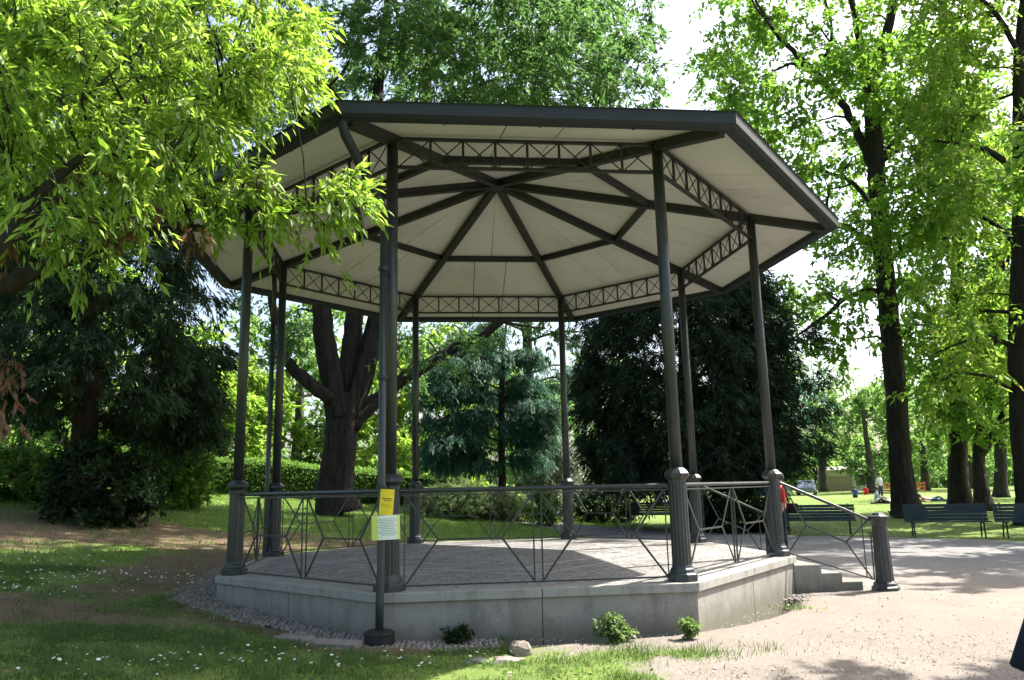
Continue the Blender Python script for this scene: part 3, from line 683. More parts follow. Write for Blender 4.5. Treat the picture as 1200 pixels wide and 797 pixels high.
def make_tree(name, label, base, trunks, limbs, clumps, crown, bark, group=None, cat='tree', twig_r=.035, nside=14, flare=.5, conn=True):
    """trunks / limbs: lists of (x,y,z,r) paths; clumps: (n,3) points the foliage hangs on; crown: list of (V,F,material,name)"""
    root = empty(name, base); tag(root, label, cat, group); inv = Vector(base)
    def own(o): o.location = -inv; o.parent = root; return o
    sk = []
    for q, t in enumerate(trunks):
        t = densify(t, 6, .012); own(trunk_mesh(t, nside, 'trunk', bark, None, flare if q == 0 else 0)); sk.append(t)
    for l in limbs:
        l = densify(l, 5, .03); own(trunk_mesh(l, 8, 'limb', bark, None, 0, .05)); sk.append(l)
    if conn and len(clumps):
        S = np.concatenate(sk); m = MB(); order = np.argsort(np.linalg.norm(clumps - S[:, :3].mean(0), axis=1)); nodes = S.copy()
        for ci in order:
            c = clumps[ci]; dv = nodes[:, :3] - c; dist = np.linalg.norm(dv, axis=1) + 1.2 * np.maximum(0, dv[:, 2] + .2) + 3 * (nodes[:, 3] < .012)
            b_ = int(np.argmin(dist)); p0 = nodes[b_, :3]; L = np.linalg.norm(c - p0); r0 = min(nodes[b_, 3] * .7, max(.012, twig_r * (L ** .6)))
            mid1 = p0 + (c - p0) * .35 + np.array((0, 0, .10 * L)) + rng.normal(0, .05 * L, 3); mid2 = p0 + (c - p0) * .7 + np.array((0, 0, .09 * L)) + rng.normal(0, .05 * L, 3)
            pts = np.array([[*p0, r0], [*mid1, r0 * .75], [*mid2, r0 * .5], [*c, max(.006, r0 * .25)]]); m.tube(pts[:, :3], pts[:, 3], 5, False); nodes = np.concatenate([nodes, pts[1:]])
        own(tag(m.build('branches', bark, None, smooth=True), kind='stuff'))
    for V, F, mat, nm in crown: own(tag(bigmesh(nm, V, F, mat, None), kind='stuff'))
    return root
def ell(n, c, rad, inner=.35, r=rng, zmin=-1., power=1):
    """points through an ellipsoid, denser toward its surface"""
    out = np.zeros((0, 3))
    while len(out) < n:
        d = unit(r.normal(0, 1, (n * 2, 3))); rr = r.uniform(inner ** 3, 1, n * 2) ** (1 / 3.); p = d * rr[:, None]; p = p[p[:, 2] > zmin]; out = np.concatenate([out, p])
    return np.asarray(c) + out[:n] * np.asarray(rad)
def px(path, d):
    """limb path given by bearing, row, radius (and its own distance offset)"""
    return [(*site(q[0], q[1], d + (q[3] if len(q) > 3 else 0)), q[2]) for q in path]


# ------------------------------------------------------------------ TREES
# 1. the bright lance-leaved tree reaching in from the left, its trunk just outside the picture
def left_tree():
    b = np.array((-8.6, -4.6, 0.)); b[2] = ground(b[0], b[1])
    tr = [[(*b, .36), (b[0] + .1, b[1] + .05, b[2] + 1.2, .30), (b[0] + .35, b[1] + .1, b[2] + 2.6, .27), (b[0] + .5, b[1] + .3, b[2] + 4.4, .22), (b[0] + .7, b[1] + .4, b[2] + 6.5, .15), (b[0] + .9, b[1] + .3, b[2] + 8.6, .05)]]
    T = np.array(tr[0])
    limbs = [
        [(*T[2, :3], .13), (*site(-40, 345, 8.6), .10), (*site(60, 310, 8.3), .075), (*site(170, 272, 7.9), .05), (*site(260, 268, 7.6), .03), (*site(360, 246, 7.2), .012)],
        [(*T[2, :3], .10), (*site(-60, 240, 8.2), .08), (*site(40, 170, 7.9), .06), (*site(150, 130, 7.7), .04), (*site(260, 110, 7.6), .02)],
        [(*T[3, :3], .12), (*site(-20, 90, 8.6), .09), (*site(80, 40, 8.4), .06), (*site(200, 10, 8.2), .03), (*site(290, 20, 8.0), .014)],
        [(*T[2, :3], .08), (*site(-60, 330, 7.2), .06), (*site(30, 240, 6.9), .045), (*site(110, 180, 6.7), .03), (*site(190, 200, 6.6), .012)],
        [(*T[3, :3], .10), (*site(-30, 0, 8.9), .07), (*site(60, -70, 8.8), .05), (*site(180, -120, 8.8), .02)],
        [(*T[2, :3], .10), (b[0] - 1.2, b[1] + 1, b[2] + 4.2, .07), (b[0] - 2.8, b[1] + 1.6, b[2] + 5.2, .03)],
        [(*T[3, :3], .10), (b[0] - 1.0, b[1] - 1.4, b[2] + 5.2, .06), (b[0] - 2.2, b[1] - 2.6, b[2] + 6.2, .03)],
    ]
    cl = []
    for _ in range(190):   # the mass that hangs into the picture
        u = rng.uniform(-60, 345); top = 110 if u > 270 else -60
        lo = np.interp(u, [-60, 0, 60, 120, 200, 260, 345], [250, 245, 245, 250, 205, 160, 62]); hi = np.interp(u, [-60, 180, 300, 345], [-90, -90, -60, 20])
        cl.append(site(u, rng.uniform(hi, lo), rng.uniform(6.4, 9.4)))
    for (u, v, d) in ((300, 225, 7.3), (330, 240, 7.2), (365, 232, 7.1), (395, 240, 7.05), (415, 232, 7.0), (380, 262, 7.1), (310, 250, 7.3), (400, 222, 7.05), (285, 215, 7.6), (262, 222, 7.6), (272, 190, 7.7), (240, 238, 7.5), (255, 250, 7.4), (228, 225, 7.6),  (320, 70, 7.6), (345, 100, 7.7), (340, 40, 8.0), (60, 290, 7.5), (110, 288, 7.4), (150, 270, 7.5), (20, 265, 7.6), (325, 75, 7.5), (345, 90, 7.5), (365, 96, 7.7), (285, 130, 7.4), (350, 70, 7.9)):
        cl.append(site(u, v, d))
    cl = np.array(cl); cl2 = ell(70, (b[0] + .2, b[1], b[2] + 6.6), (3.4, 3.2, 2.6), .4); cl2 = cl2[cl2[:, 0] < b[0] + 1.2]
    allc = np.concatenate([cl, cl2]); tw = MB()
    parts = [clump_leaves(allc, .34, 12, 15, .112, .27, .55, .8, np.array((b[0], b[1], b[2] + 4)), .5, twigs=(900, tw, .006), jit=.45)]
    V, F = merge(parts)
    dead = np.array([site(u, v, d) for (u, v, d) in ((15, 285, 7.6), (45, 165, 7.5), (120, 190, 7.3), (115, 205, 7.2), (230, 270, 7.2), (205, 262, 7.4), (150, 270, 7.3), (130, 265, 7.4), (60, 230, 7.4), (40, 250, 7.2), (10, 420, 7.6), (18, 440, 7.6), (5, 470, 7.6), (170, 235, 7.0))])
    dV, dF = clump_leaves(dead, .15, 5, 6, .11, .3, 1.2, .6, b, .1, jit=.4)
    o = make_tree('lance_leaf_tree', 'bright lance-leaved tree reaching over the left corner of the bandstand roof', tuple(b), tr, limbs, np.concatenate([allc, dead]), [(V, F, 'leaf_near', 'crown'), (dV, dF, 'leaf_dead', 'dead_leaves')], 'bark', twig_r=.018)
    tg = tw.build('twigs', 'bark', o, loc=tuple(-b)); tag(tg, kind='stuff')
left_tree()

# 2. the great many-stemmed tree behind the bandstand
def great_tree():
    d = 27.; g0 = onground(397, d)
    tr = [[(*g0, .62), *px([(392, 575, .57), (397, 530, .52), (401, 490, .52), (403, 462, .48)], d)],
          px([(397, 490, .36), (389, 440, .36), (381, 395, .33), (375, 320, .28), (362, 200, .20), (348, 80, .12), (335, -60, .03)], d - .2),
          px([(405, 480, .34), (411, 420, .32), (418, 350, .28), (434, 200, .22), (447, 60, .17), (462, -60, .08), (470, -170, .02)], d + .3),
          px([(410, 490, .38), (426, 435, .36), (438, 390, .32), (462, 290, .26), (492, 150, .20), (508, 30, .13), (520, -100, .04)], d)]
    limbs = [px([(412, 500, .30), (440, 470, .26, .2), (478, 442, .22, .4), (525, 412, .19, .6), (578, 382, .16, .6), (632, 330, .12, .4), (672, 250, .08), (700, 160, .04)], d),
             px([(388, 470, .24), (362, 448, .22), (340, 428, .20), (327, 400, .17), (321, 365, .14), (312, 310, .10), (290, 230, .05)], d - .5),
             px([(632, 330, .12, .4), (626, 230, .13, 1), (624, 120, .14, 1), (634, 30, .10, 1), (642, -80, .04, 1)], d),
             px([(447, 60, .12), (478, 30, .10, -1), (498, 0, .06, -1), (515, -50, .03, -2)], d),
             px([(492, 150, .10), (540, 110, .08, 1), (590, 90, .05, 2), (640, 80, .03, 3)], d),
             px([(624, 120, .10, 1), (680, 70, .06, 0), (740, 60, .03, -1)], d),
             px([(434, 200, .12), (400, 120, .08, -2), (360, 90, .05, -3), (330, 80, .03, -3)], d)]
    c = site(545, 20, d)
    a = np.concatenate([ell(150, c, (7.2, 6.2, 5.6), .35, zmin=-.75), ell(150, (2.6, 7.0, 17.0), (9.0, 5.2, 4.6), .2)])  # second ellipsoid: overhead crown extension, added to shade the ground at left
    low = np.array([site(u, v, d + rng.uniform(-4, 3)) for u, v in zip(rng.uniform(315, 790, 85), rng.uniform(40, 190, 85))])
    und = np.array([site(u, v, d + rng.uniform(-1.5, 3)) for u, v in ((345, 420), (350, 390), (362, 385), (345, 365), (455, 420), (470, 400), (462, 380), (495, 395), (510, 420), (530, 380), (300, 350), (480, 430), (545, 395), (565, 380), (600, 375), (640, 385))])
    cl = np.concatenate([a, low, und]); cl = cl[~((np.array([(p - CAM) @ CR / ((p - CAM) @ CF) * FOC + 600 for p in cl]) > 752) & (cl[:, 2] > 13.5))]
    V, F = clump_leaves(cl, 1.05, 11, 32, .215, .38, .4, .5, np.array((c[0], c[1], c[2] - 6)), .35, jit=.7)
    make_tree('great_elm_tree', 'huge many-stemmed tree with dark trunk standing behind the bandstand', tuple(g0), tr, limbs, cl, [(V, F, 'leaf_big', 'crown')], 'bark', twig_r=.05, nside=24, flare=.28)
great_tree()

# 3. the leaning oak-like tree at the right of the bandstand
def right_tree():
    d = 33.; g0 = onground(1060, d)
    tr = [[(*g0, .46), *px([(1057, 570, .41), (1052, 500, .38), (1046, 420, .36), (1038, 330, .34), (1031, 250, .34), (1025, 170, .31), (1021, 100, .27)], d)],
          px([(1021, 108, .24), (1034, 60, .20), (1046, 10, .17), (1058, -60, .10), (1066, -150, .03)], d), px([(1021, 108, .20), (1010, 60, .16), (1000, 10, .13), (985, -60, .08), (975, -140, .03)], d + .5)]
    limbs = [px([(1029, 215, .20), (1010, 165, .17), (985, 120, .15, -.5), (955, 85, .13, -1), (925, 55, .10, -1), (905, 34, .08, -1), (880, -10, .03, -1)], d),
             px([(1034, 300, .16), (1012, 280, .14), (985, 264, .12, -.5), (950, 262, .09, -1), (915, 240, .05, -1.5), (890, 250, .02, -2)], d),
             px([(1032, 262, .12), (1000, 215, .09, .8), (960, 200, .07, 1), (920, 195, .03, 1)], d),
             px([(1026, 190, .16), (1060, 155, .14, .5), (1095, 118, .12, 1), (1130, 80, .08, 1), (1170, 40, .04, 1)], d),
             px([(1040, 340, .12), (1000, 345, .10, -.8), (960, 375, .07, -1.5), (925, 400, .03, -2)], d),
             px([(955, 85, .08, -1), (975, 40, .06, -1), (960, -20, .03, -1)], d)]
    pts = []
    for _ in range(165):
        u = rng.uniform(815, 1120); v = rng.uniform(-150, 300)
        if v > np.interp(u, [800, 860, 1000, 1100], [110, 190, 300, 330]): continue
        if u < 842 and v < 60: continue
        pts.append(site(u, v, d + rng.uniform(-4.5, 4.5)))
    for u, v in ((905, 350), (930, 375), (950, 350), (975, 335), (1000, 345), (960, 395), (920, 410), (985, 370), (1015, 330), (990, 400), (900, 385), (940, 330), (1070, 330), (1085, 380), (1010, 300)): pts.append(site(u, v, d + rng.uniform(-2, 2)))
    cl = np.array(pts); c = site(1020, 60, d)
    V, F = clump_leaves(cl, 1.3, 12, 28, .24, .55, .25, .6, np.array((c[0], c[1], c[2] - 5)), .4, jit=.8)
    make_tree('oak_tree', 'tall leaning dark-trunked tree between the two right-hand benches', tuple(g0), tr, limbs, cl, [(V, F, 'leaf_oak', 'crown')], 'bark', twig_r=.05, nside=16, flare=.6)
right_tree()

# 4. trees at the right edge
def edge_tree():
    d = 30.; g0 = onground(1206, d)
    tr = [[(*g0,   .46), *px([(1203, 560, .36), (1196, 490, .33), (1194, 400, .31), (1197, 300, .29), (1199, 220, .27), (1197, 150, .25), (1198, 60, .23), (1206, -40, .14), (1212, -160, .05)], d)]]
    limbs = [px([(1197, 210, .12), (1165, 180, .10, -1), (1130, 170, .07, -2), (1095, 165, .03, -3)], d), px([(1199, 300, .10), (1170, 265, .08, .6), (1130, 250, .06, 1), (1090, 262, .03, 1)], d),
             px([(1195, 420, .09), (1165, 395, .07, -.5), (1130, 400, .04, -1), (1095, 415, .02, -1)], d), px([(1202, 80, .10), (1170, 20, .08, -.5), (1130, -20, .05, -1)], d), px([(1202, 100, .12), (1250, 40, .08), (1300, 0, .03)], d), px([(1198, 260, .12), (1250, 220, .08, 1), (1310, 200, .03, 2)], d)]
    pts = [site(u, v, d + rng.uniform(-3.5, 2.5)) for u, v in zip(rng.uniform(1085, 1300, 135), rng.uniform(-160, 470, 135))]
    pts += [site(u, v, d + rng.uniform(-4, -1)) for u, v in ((1110, 110), (1130, 120), (1150, 125), (1170, 110), (1100, 130), (1120, 150), (1150, 160), (1180, 140), (1160, 60), (1120, 60), (1090, 90), (1180, 200), (1140, 215), (1105, 200))]
    cl = np.array(pts); cu = np.array([(p - CAM) @ CR / ((p - CAM) @ CF) * FOC + 600 for p in cl]); cd_ = np.array([(p - CAM) @ CF for p in cl]); t0 = (np.array(tr[0][4][:3]) - CAM) @ CF; cl = cl[~((cu > 1150) & (cu < 1255) & (cd_ < t0 + .3))]
    V, F = clump_leaves(cl, 1.2, 12, 28, .22, .42, .45, .6, np.array(tr[0][5][:3]), .35, jit=.6)
    make_tree('edge_tree', 'tree with yellow-green leaves and dark trunk at the right picture edge', tuple(g0), tr, limbs, cl, [(V, F, 'leaf_lime', 'crown')], 'bark', twig_r=.04, flare=.4)
edge_tree()
def pair_tree(u, d, tilt, r0, label, pts_box, n, mat, name='broadleaf_tree', size=1.2, top=120):
    g0 = onground(u, d); hz = site(u, 560, d)[1]
    tr = [[(*g0, r0), *px([(u + tilt * .1, 545, r0 * .85), (u + tilt * .3, 480, r0 * .78), (u + tilt * .5, 400, r0 * .7), (u + tilt * .6, 300, r0 * .55), (u + tilt * .5, 200, r0 * .4), (u + tilt * .3, top - 60, .05)], d)]]
    limbs = [px([(u + tilt * .45, 420, r0 * .4), (u - 30, 370, r0 * .3, 1), (u - 60, 330, .05, 1.5)], d), px([(u + tilt * .5, 380, r0 * .4), (u + 40, 330, r0 * .3, -1), (u + 70, 290, .05, -1.5)], d), px([(u + tilt * .55, 310, r0 * .35), (u - 30, 240, r0 * .2, -1), (u - 50, 180, .04, -1.5)], d)]
    x0, x1, y0, y1 = pts_box
    cl = np.array([site(a, b, d + rng.uniform(-3.5, 3.5)) for a, b in zip(rng.uniform(x0, x1, n), rng.uniform(y0, y1, n))])
    V, F = clump_leaves(cl, size, 11, 26, .26, .5, .25, .6, np.array(tr[0][4][:3]), .35, jit=.8)
    make_tree(name, label, tuple(g0), tr, limbs, cl, [(V, F, mat, 'crown')], 'bark', twig_r=.05, flare=.6, group='trees on the lawn to the right')
pair_tree(1122, 38, 0, .42, 'stout straight-trunked tree behind the rightmost benches, left of the forked one', (1055, 1175, 90, 470), 80, 'leaf_mid')
def forked():
    d = 37.; g0 = onground(1150, d)
    tr = [[(*g0, .31), *px([(1149, 570, .26), (1147, 545, .23), (1147, 520, .21)], d)], px([(1147, 524, .18), (1150, 500, .16), (1160, 480, .12), (1168, 440, .09), (1165, 380, .05)], d), px([(1147, 535, .20), (1160, 515, .18), (1172, 497, .15), (1182, 460, .12), (1190, 400, .09), (1200, 320, .04)], d)]
    cl = np.array([site(a, b, d + rng.uniform(-3, 3)) for a, b in zip(rng.uniform(1100, 1260, 60), rng.uniform(280, 505, 60))])
    V, F = clump_leaves(cl, 1.1, 9, 20, .26, .5, .25, .6, np.array(tr[1][2][:3]), .35, jit=.8)
    make_tree('forked_tree', 'smaller tree forking low, right of the stout straight trunk', tuple(g0), tr, [], cl, [(V, F, 'leaf_mid', 'crown')], 'bark', twig_r=.04, flare=.6, group='trees on the lawn to the right')
forked()
pair_tree(1172, 62, 2, .42, 'slim grey-trunked tree far off on the lawn near the right edge', (1120, 1260, 330, 500), 50, 'leaf_far2', size=2.0, top=330)

# 5. conifers
def conifer(name, label, u, d, trunk_px, prof, n, L, wr, mat, bark, rad, droop, nt, per, tw=.03, r0=.35, group=None, jit=.35, extra=None):
    """prof: (row, left column, right column) of the hanging crown"""
    g0 = onground(u, d); tr = [[(*g0, r0), *px(trunk_px, d)]]
    rows = [p[0] for p in prof]; pts = []; mpp = d / FOC; cen = site(u, 400, d)
    for _ in range(n):
        v = rng.uniform(rows[0], rows[-1]); l = np.interp(v, rows, [p[1] for p in prof]); r = np.interp(v, rows, [p[2] for p in prof]); cu = (l + r) / 2; hw = (r - l) / 2
        a = rng.uniform(0, 2 * math.pi); k = rng.uniform(.25, 1) ** .5
        p = site(cu + hw * k * math.cos(a), v, d); dirv = unit(np.array((p[0] - CAM[0], p[1] - CAM[1], 0))); p = p + dirv * hw * mpp * k * math.sin(a) * .9; pts.append(p)
    if extra: pts += [site(*e) for e in extra]
    cl = np.array(pts); axis = np.array([cen[0], cen[1], 0.]); o = np.repeat(axis[None], len(cl), 0); o[:, 2] = cl[:, 2] + .6
    V, F = clump_leaves(cl, rad, nt, per, L, wr, droop, .35, o, .9, jit=jit, spread=.18)
    return make_tree(name, label, tuple(g0), tr, [], cl, [(V, F, mat, 'crown')], bark, group, twig_r=tw, flare=.3)
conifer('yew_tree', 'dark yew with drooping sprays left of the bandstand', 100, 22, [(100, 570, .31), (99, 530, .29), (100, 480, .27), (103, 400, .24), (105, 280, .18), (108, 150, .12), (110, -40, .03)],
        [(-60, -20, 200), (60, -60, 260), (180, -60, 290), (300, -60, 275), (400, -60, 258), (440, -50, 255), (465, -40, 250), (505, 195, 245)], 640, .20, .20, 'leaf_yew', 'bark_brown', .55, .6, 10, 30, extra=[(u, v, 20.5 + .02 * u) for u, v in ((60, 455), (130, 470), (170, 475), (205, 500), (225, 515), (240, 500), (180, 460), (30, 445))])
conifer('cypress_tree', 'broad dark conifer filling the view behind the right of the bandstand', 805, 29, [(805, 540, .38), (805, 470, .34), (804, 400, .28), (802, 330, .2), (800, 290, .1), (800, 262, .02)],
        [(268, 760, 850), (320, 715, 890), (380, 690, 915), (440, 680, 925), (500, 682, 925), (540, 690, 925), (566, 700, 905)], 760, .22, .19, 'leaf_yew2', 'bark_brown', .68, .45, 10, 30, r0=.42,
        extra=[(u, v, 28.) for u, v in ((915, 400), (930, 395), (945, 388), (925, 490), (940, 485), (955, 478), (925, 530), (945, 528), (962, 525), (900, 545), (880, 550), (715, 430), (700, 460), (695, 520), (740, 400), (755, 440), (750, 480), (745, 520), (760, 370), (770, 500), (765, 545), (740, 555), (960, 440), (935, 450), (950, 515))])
def cedar():
    d = 33.; g0 = onground(588, d)
    tr = [[(*g0, .17), *px([(588, 560, .15), (587, 500, .13), (588, 450, .11), (590, 410, .08), (594, 370, .03)], d)]]
    limbs = []; pts = []; L_ = []
    for (v, ext, sg, dv, dep) in ((415, 66, -1, 10, 0), (420, 46, 1, 8, -.5), (428, 70, -1, 14, -2), (456, 80, -1, 14, -2), (492, 86, -1, 16, -1.5), (518, 78, -1, 12, -2.2), (545, 70, -1, 8, -1.5), (498, 48, 1, 10, -1.5), (440, 78, -1, 22, -1), (452, 40, 1, 12, 1), (465, 84, -1, 12, -1.5), (480, 52, 1, 8, -1), (505, 74, -1, 28, 0), (512, 40, 1, 16, -1), (530, 88, -1, 10, -1), (540, 44, 1, 10, 0), (400, 30, -1, 4, 1), (430, 30, -1, 4, 2), (490, 40, -1, 4, 2.2), (470, 30, 1, 4, 2)):
        a = (588, v, .05); m = (588 + sg * ext * .5, v - 8 - dv * .2, .035, dep * .5); e = (588 + sg * ext, v + dv * .5, .012, dep); limbs.append(px([a, m, e], d))
        for t in np.linspace(.25, 1, 9):
            uu = 588 + sg * ext * t; vv = v - 8 * math.sin(t * 2) + dv * t * t * .6; p = site(uu, vv, d + dep * t); pts.append(p); pts.append(p + rng.normal(0, .35, 3) * np.array((1, 1, .25))); pts.append(p + rng.normal(0, .3, 3) * np.array((1, 1.5, .2)))
    cl = np.array(pts); o = np.repeat(np.array([g0]), len(cl), 0).astype(float); o[:, 2] = cl[:, 2] + .4
    V, F = clump_leaves(cl, .5, 9, 20, .20, .2, .8, .25, o, .8, jit=.35, spread=.2)
    make_tree('weeping_cedar', 'weeping blue-green cedar with tiered boughs seen under the bandstand roof', tuple(g0), tr, limbs, cl, [(V, F, 'leaf_cedar', 'crown')], 'bark', twig_r=.02, flare=.2)
cedar()
def tall_pine():
    d = 39.; g0 = onground(619, d)
    tr = [[(*g0, .30), *px([(619, 560, .27), (619, 480, .25), (618, 400, .22), (617, 300, .18), (616, 180, .12), (615, 60, .03)], d)]]
    lim = []; pts = []
    for v, e, s in ((470, 40, -1), (440, 60, 1), (420, 70, -1), (400, 80, 1), (390, 60, -1), (370, 80, 1), (350, 70, -1), (330, 70, 1), (455, 50, 1), (480, 30, 1)):
        dp = rng.uniform(-2, 2); lim.append(px([(619, v, .07), (619 + s * e * .5, v - 12, .05, dp * .5), (619 + s * e, v - 8, .015, dp)], d))
        for t in np.linspace(.4, 1, 6): pts.append(site(619 + s * e * t, v - 10 * t + rng.uniform(-4, 6), d + dp * t))
    cl = np.array(pts); V, F = clump_leaves(cl, .75, 8, 14, .36, .13, .6, .3, g0 + np.array((0, 0, 5.)), .5, jit=.35)
    make_tree('tall_cedar', 'tall straight dark-trunked cedar just behind the weeping one', tuple(g0), tr, lim, cl, [(V, F, 'leaf_cedar', 'crown')], 'bark', twig_r=.02, flare=.3)
tall_pine()

# 6. shrubs
def shrub(name, label, u, d, w_, h, mat, n, rad, L, wr, nt=9, per=16, droop=.1, dep=None, jit=.7, group=None, flat=.8, cat='shrub', zoff=0.):
    g0 = onground(u, d); dep = dep or w_
    cl = ell(n, (g0[0], g0[1], g0[2] + h * .42 + zoff), (w_ / 2, dep / 2, h * .55), .45, zmin=-.7); cl[:, 2] = np.maximum(cl[:, 2], g0[2] + rad * .35)
    V, F = clump_leaves(cl, rad, nt, per, L, wr, droop, flat, g0.astype(float), .5, jit=jit)
    tr = [[(*g0, .05), (g0[0] + .03, g0[1], g0[2] + h * .3, .035), (g0[0] + .06, g0[1] + .05, g0[2] + h * .6, .015)]]
    return make_tree(name, label, tuple(g0), tr, [], cl, [(V, F, mat, 'foliage')], 'bark_brown', group, cat=cat, twig_r=.015, flare=0, nside=7)
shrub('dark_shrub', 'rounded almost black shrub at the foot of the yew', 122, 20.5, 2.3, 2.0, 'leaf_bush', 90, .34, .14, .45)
shrub('holly_shrub', 'dark glossy shrub under the left end of the yew', 18, 25, 2.8, 1.6, 'leaf_hedge', 70, .4, .17, .45)
shrub('leafy_shrub', 'green shrub beside the hedge, right of the dark shrub', 200, 26, 2.2, 2.2, 'leaf_mid', 80, .4, .17, .4)
shrub('silver_shrub', 'pale silver-leaved shrub behind the back column, right of the cedar', 652, 36, 2.6, 3.9, 'leaf_silver', 120, .5, .17, .4)
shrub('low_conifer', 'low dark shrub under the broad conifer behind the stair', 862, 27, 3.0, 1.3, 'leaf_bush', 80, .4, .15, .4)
shrub('yellow_shrub', 'small yellow-green shrub left of the back right column', 632, 29, 1.0, 1.2, 'leaf_hedge', 30, .28, .12, .4)
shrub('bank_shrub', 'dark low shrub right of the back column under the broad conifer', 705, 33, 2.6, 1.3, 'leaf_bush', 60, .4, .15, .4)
shrub('spreading_juniper', 'grey-green spreading juniper on the bank behind the platform, left half', 530, 30, 3.0, 1.15, 'leaf_juniper', 110, .42, .17, .16, dep=2.2, flat=.35, jit=.4, group='spreading junipers')
shrub('spreading_juniper', 'grey-green spreading juniper on the bank behind the platform, right half', 590, 31, 2.8, 1.05, 'leaf_juniper', 100, .42, .17, .16, dep=2.2, flat=.35, jit=.4, group='spreading junipers')
# clipped hedge
def hedge(u0, d0, u1, d1, h, th, label):
    a = onground(u0, d0); b = onground(u1, d1); root = empty('clipped_hedge', tuple(a)); tag(root, label, 'hedge')
    dv = b - a; L = np.linalg.norm(dv[:2]); n = int(L * 1000); e = unit(dv[:2]); nr = np.array((-e[1], e[0]))
    t = rng.uniform(0, 1, n); face = rng.random(n); s = np.where(face < .42, -th / 2, np.where(face < .5, th / 2, rng.uniform(-th / 2, th / 2, n))); z = np.where(face < .5, rng.uniform(.05, 1, n) * h, h)
    s = s + rng.normal(0, .05, n); z = z + rng.normal(0, .05, n) + .06 * np.sin(t * L * 1.3) * (z > h * .8)
    X = a[0] + dv[0] * t + nr[0] * s; Y = a[1] + dv[1] * t + nr[1] * s; P = np.stack([X, Y, ground(X, Y) + z], -1)
    D = np.stack([nr[0] * np.sign(s) * .6 + rng.normal(0, .6, n), nr[1] * np.sign(s) * .6 + rng.normal(0, .6, n), rng.normal(.25, .6, n)], -1)
    V, F = leaf_geo(P, D, .10 * rng.uniform(.7, 1.3, n), .55); o = bigmesh('foliage', V, F, 'leaf_hedge', None); o.parent = root; o.location = tuple(-a); tag(o, kind='stuff')
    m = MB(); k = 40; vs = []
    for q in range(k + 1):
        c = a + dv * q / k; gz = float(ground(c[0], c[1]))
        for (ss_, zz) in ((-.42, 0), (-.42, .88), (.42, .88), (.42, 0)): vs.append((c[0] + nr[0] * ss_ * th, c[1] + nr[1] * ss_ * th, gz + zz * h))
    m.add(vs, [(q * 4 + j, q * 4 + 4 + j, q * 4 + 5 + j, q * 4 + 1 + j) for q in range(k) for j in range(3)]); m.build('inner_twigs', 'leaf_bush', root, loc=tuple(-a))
hedge(-70, 33, 545, 36, 1.35, 1.1, 'long clipped hedge on the bank behind the great tree')

# 7. the far line of trees: each its own trunk and crown
def far_tree(u, d, w_, h, mat, label, name='far_tree', low=.18, n=None, leaf=.42):
    g0 = onground(u, d); rr = np.random.default_rng(int(abs(u * 7 + d))); cen = g0 + np.array((0, 0, h * (.5 + low * .5)))
    n = n or 60; cl = ell(n, cen, (w_ / 2, w_ / 2 * .8, h * (1 - low) * .52), .5, rr); 
    V, F = clump_leaves(cl, w_ * .13, 9, 20, leaf, .5, .25, .6, cen - np.array((0, 0, h * .3)), .4, r=rr, jit=.8)
    tr = [[(*g0, w_ * .035), (g0[0] + .2, g0[1], g0[2] + h * .3, w_ * .03), (g0[0] + .1, g0[1], g0[2] + h * .6, w_ * .02), (g0[0], g0[1], g0[2] + h * .9, .05)]]
    make_tree(name, label, tuple(g0), tr, [], cl, [(V, F, mat, 'crown')], 'bark_grey', 'distant trees beyond the hedge and lawn', twig_r=.06, flare=.3, nside=8)
for a in (
    (-60, 44, 11, 13, 'leaf_far', 'distant tree behind the hedge, leftmost of the line', 'far_tree', .02),
    (60, 50, 12, 14, 'leaf_mid', 'distant mid-green tree behind the yew trunk', 'far_tree', .02),
    (170, 46, 9, 9, 'leaf_far2', 'distant bright tree between the yew and the left column', 'far_tree', .02),
    (255, 48, 9, 7.5, 'leaf_far2', 'bright yellow-green tree beyond the hedge, just left of the left columns', 'far_tree', .02),
    (345, 52, 10, 12, 'leaf_far', 'distant tree seen between the left columns and the great trunk', 'far_tree', .02),
    (455, 50, 9, 10, 'leaf_far2', 'bright tree beyond the hedge, just right of the great trunk', 'far_tree', .02),
    (530, 54, 10, 11, 'leaf_far2', 'bright yellow-green tree beyond the cedar', 'far_tree', .02),
    (610, 70, 13, 11, 'leaf_far', 'distant tree behind the tall cedar trunk', 'far_tree', .05),
    (700, 76, 12, 13, 'leaf_far', 'distant tree behind the silver shrub', 'far_tree', .05),
    (905, 90, 14, 17, 'leaf_cedar', 'distant blue-green tree just right of the broad conifer', 'far_tree', .06),
    (965, 112, 15, 18, 'leaf_far', 'pale distant tree above the kiosk', 'far_tree', .2),
    (1020, 92, 11, 12, 'leaf_far', 'distant tree just left of the leaning trunk', 'far_tree', .2),
    (1085, 104, 13, 14, 'leaf_far', 'distant tree just right of the leaning trunk', 'far_tree', .2),
    (1140, 118, 15, 15, 'leaf_far', 'distant tree behind the forked trunk', 'far_tree', .2),
    (1205, 100, 14, 14, 'leaf_far2', 'distant tree at the right picture edge', 'far_tree', .15),
    (820, 100, 15, 12, 'leaf_far', 'distant tree mostly hidden by the broad conifer', 'far_tree', .1)): far_tree(*a)
def far_wood():
    parts = []
    for q in range(200):
        u = rng.uniform(-250, 1450); d = rng.uniform(135, 190); h = rng.uniform(5, 11) if u > 860 else rng.uniform(7, 15); g = onground(u, d); g[2] = -.3
        cl = ell(9, g + np.array((0, 0, h * .48)), (5, 4, h * .5), .4); parts.append(clump_leaves(cl, 2.2, 7, 9, .95, .55, .2, .6, g, .4, jit=.8))
    V, F = merge(parts); o = bigmesh('far_wood', V, F, 'leaf_far'); tag(o, 'dense far wood closing the park along the horizon', 'wood', kind='stuff')
far_wood()
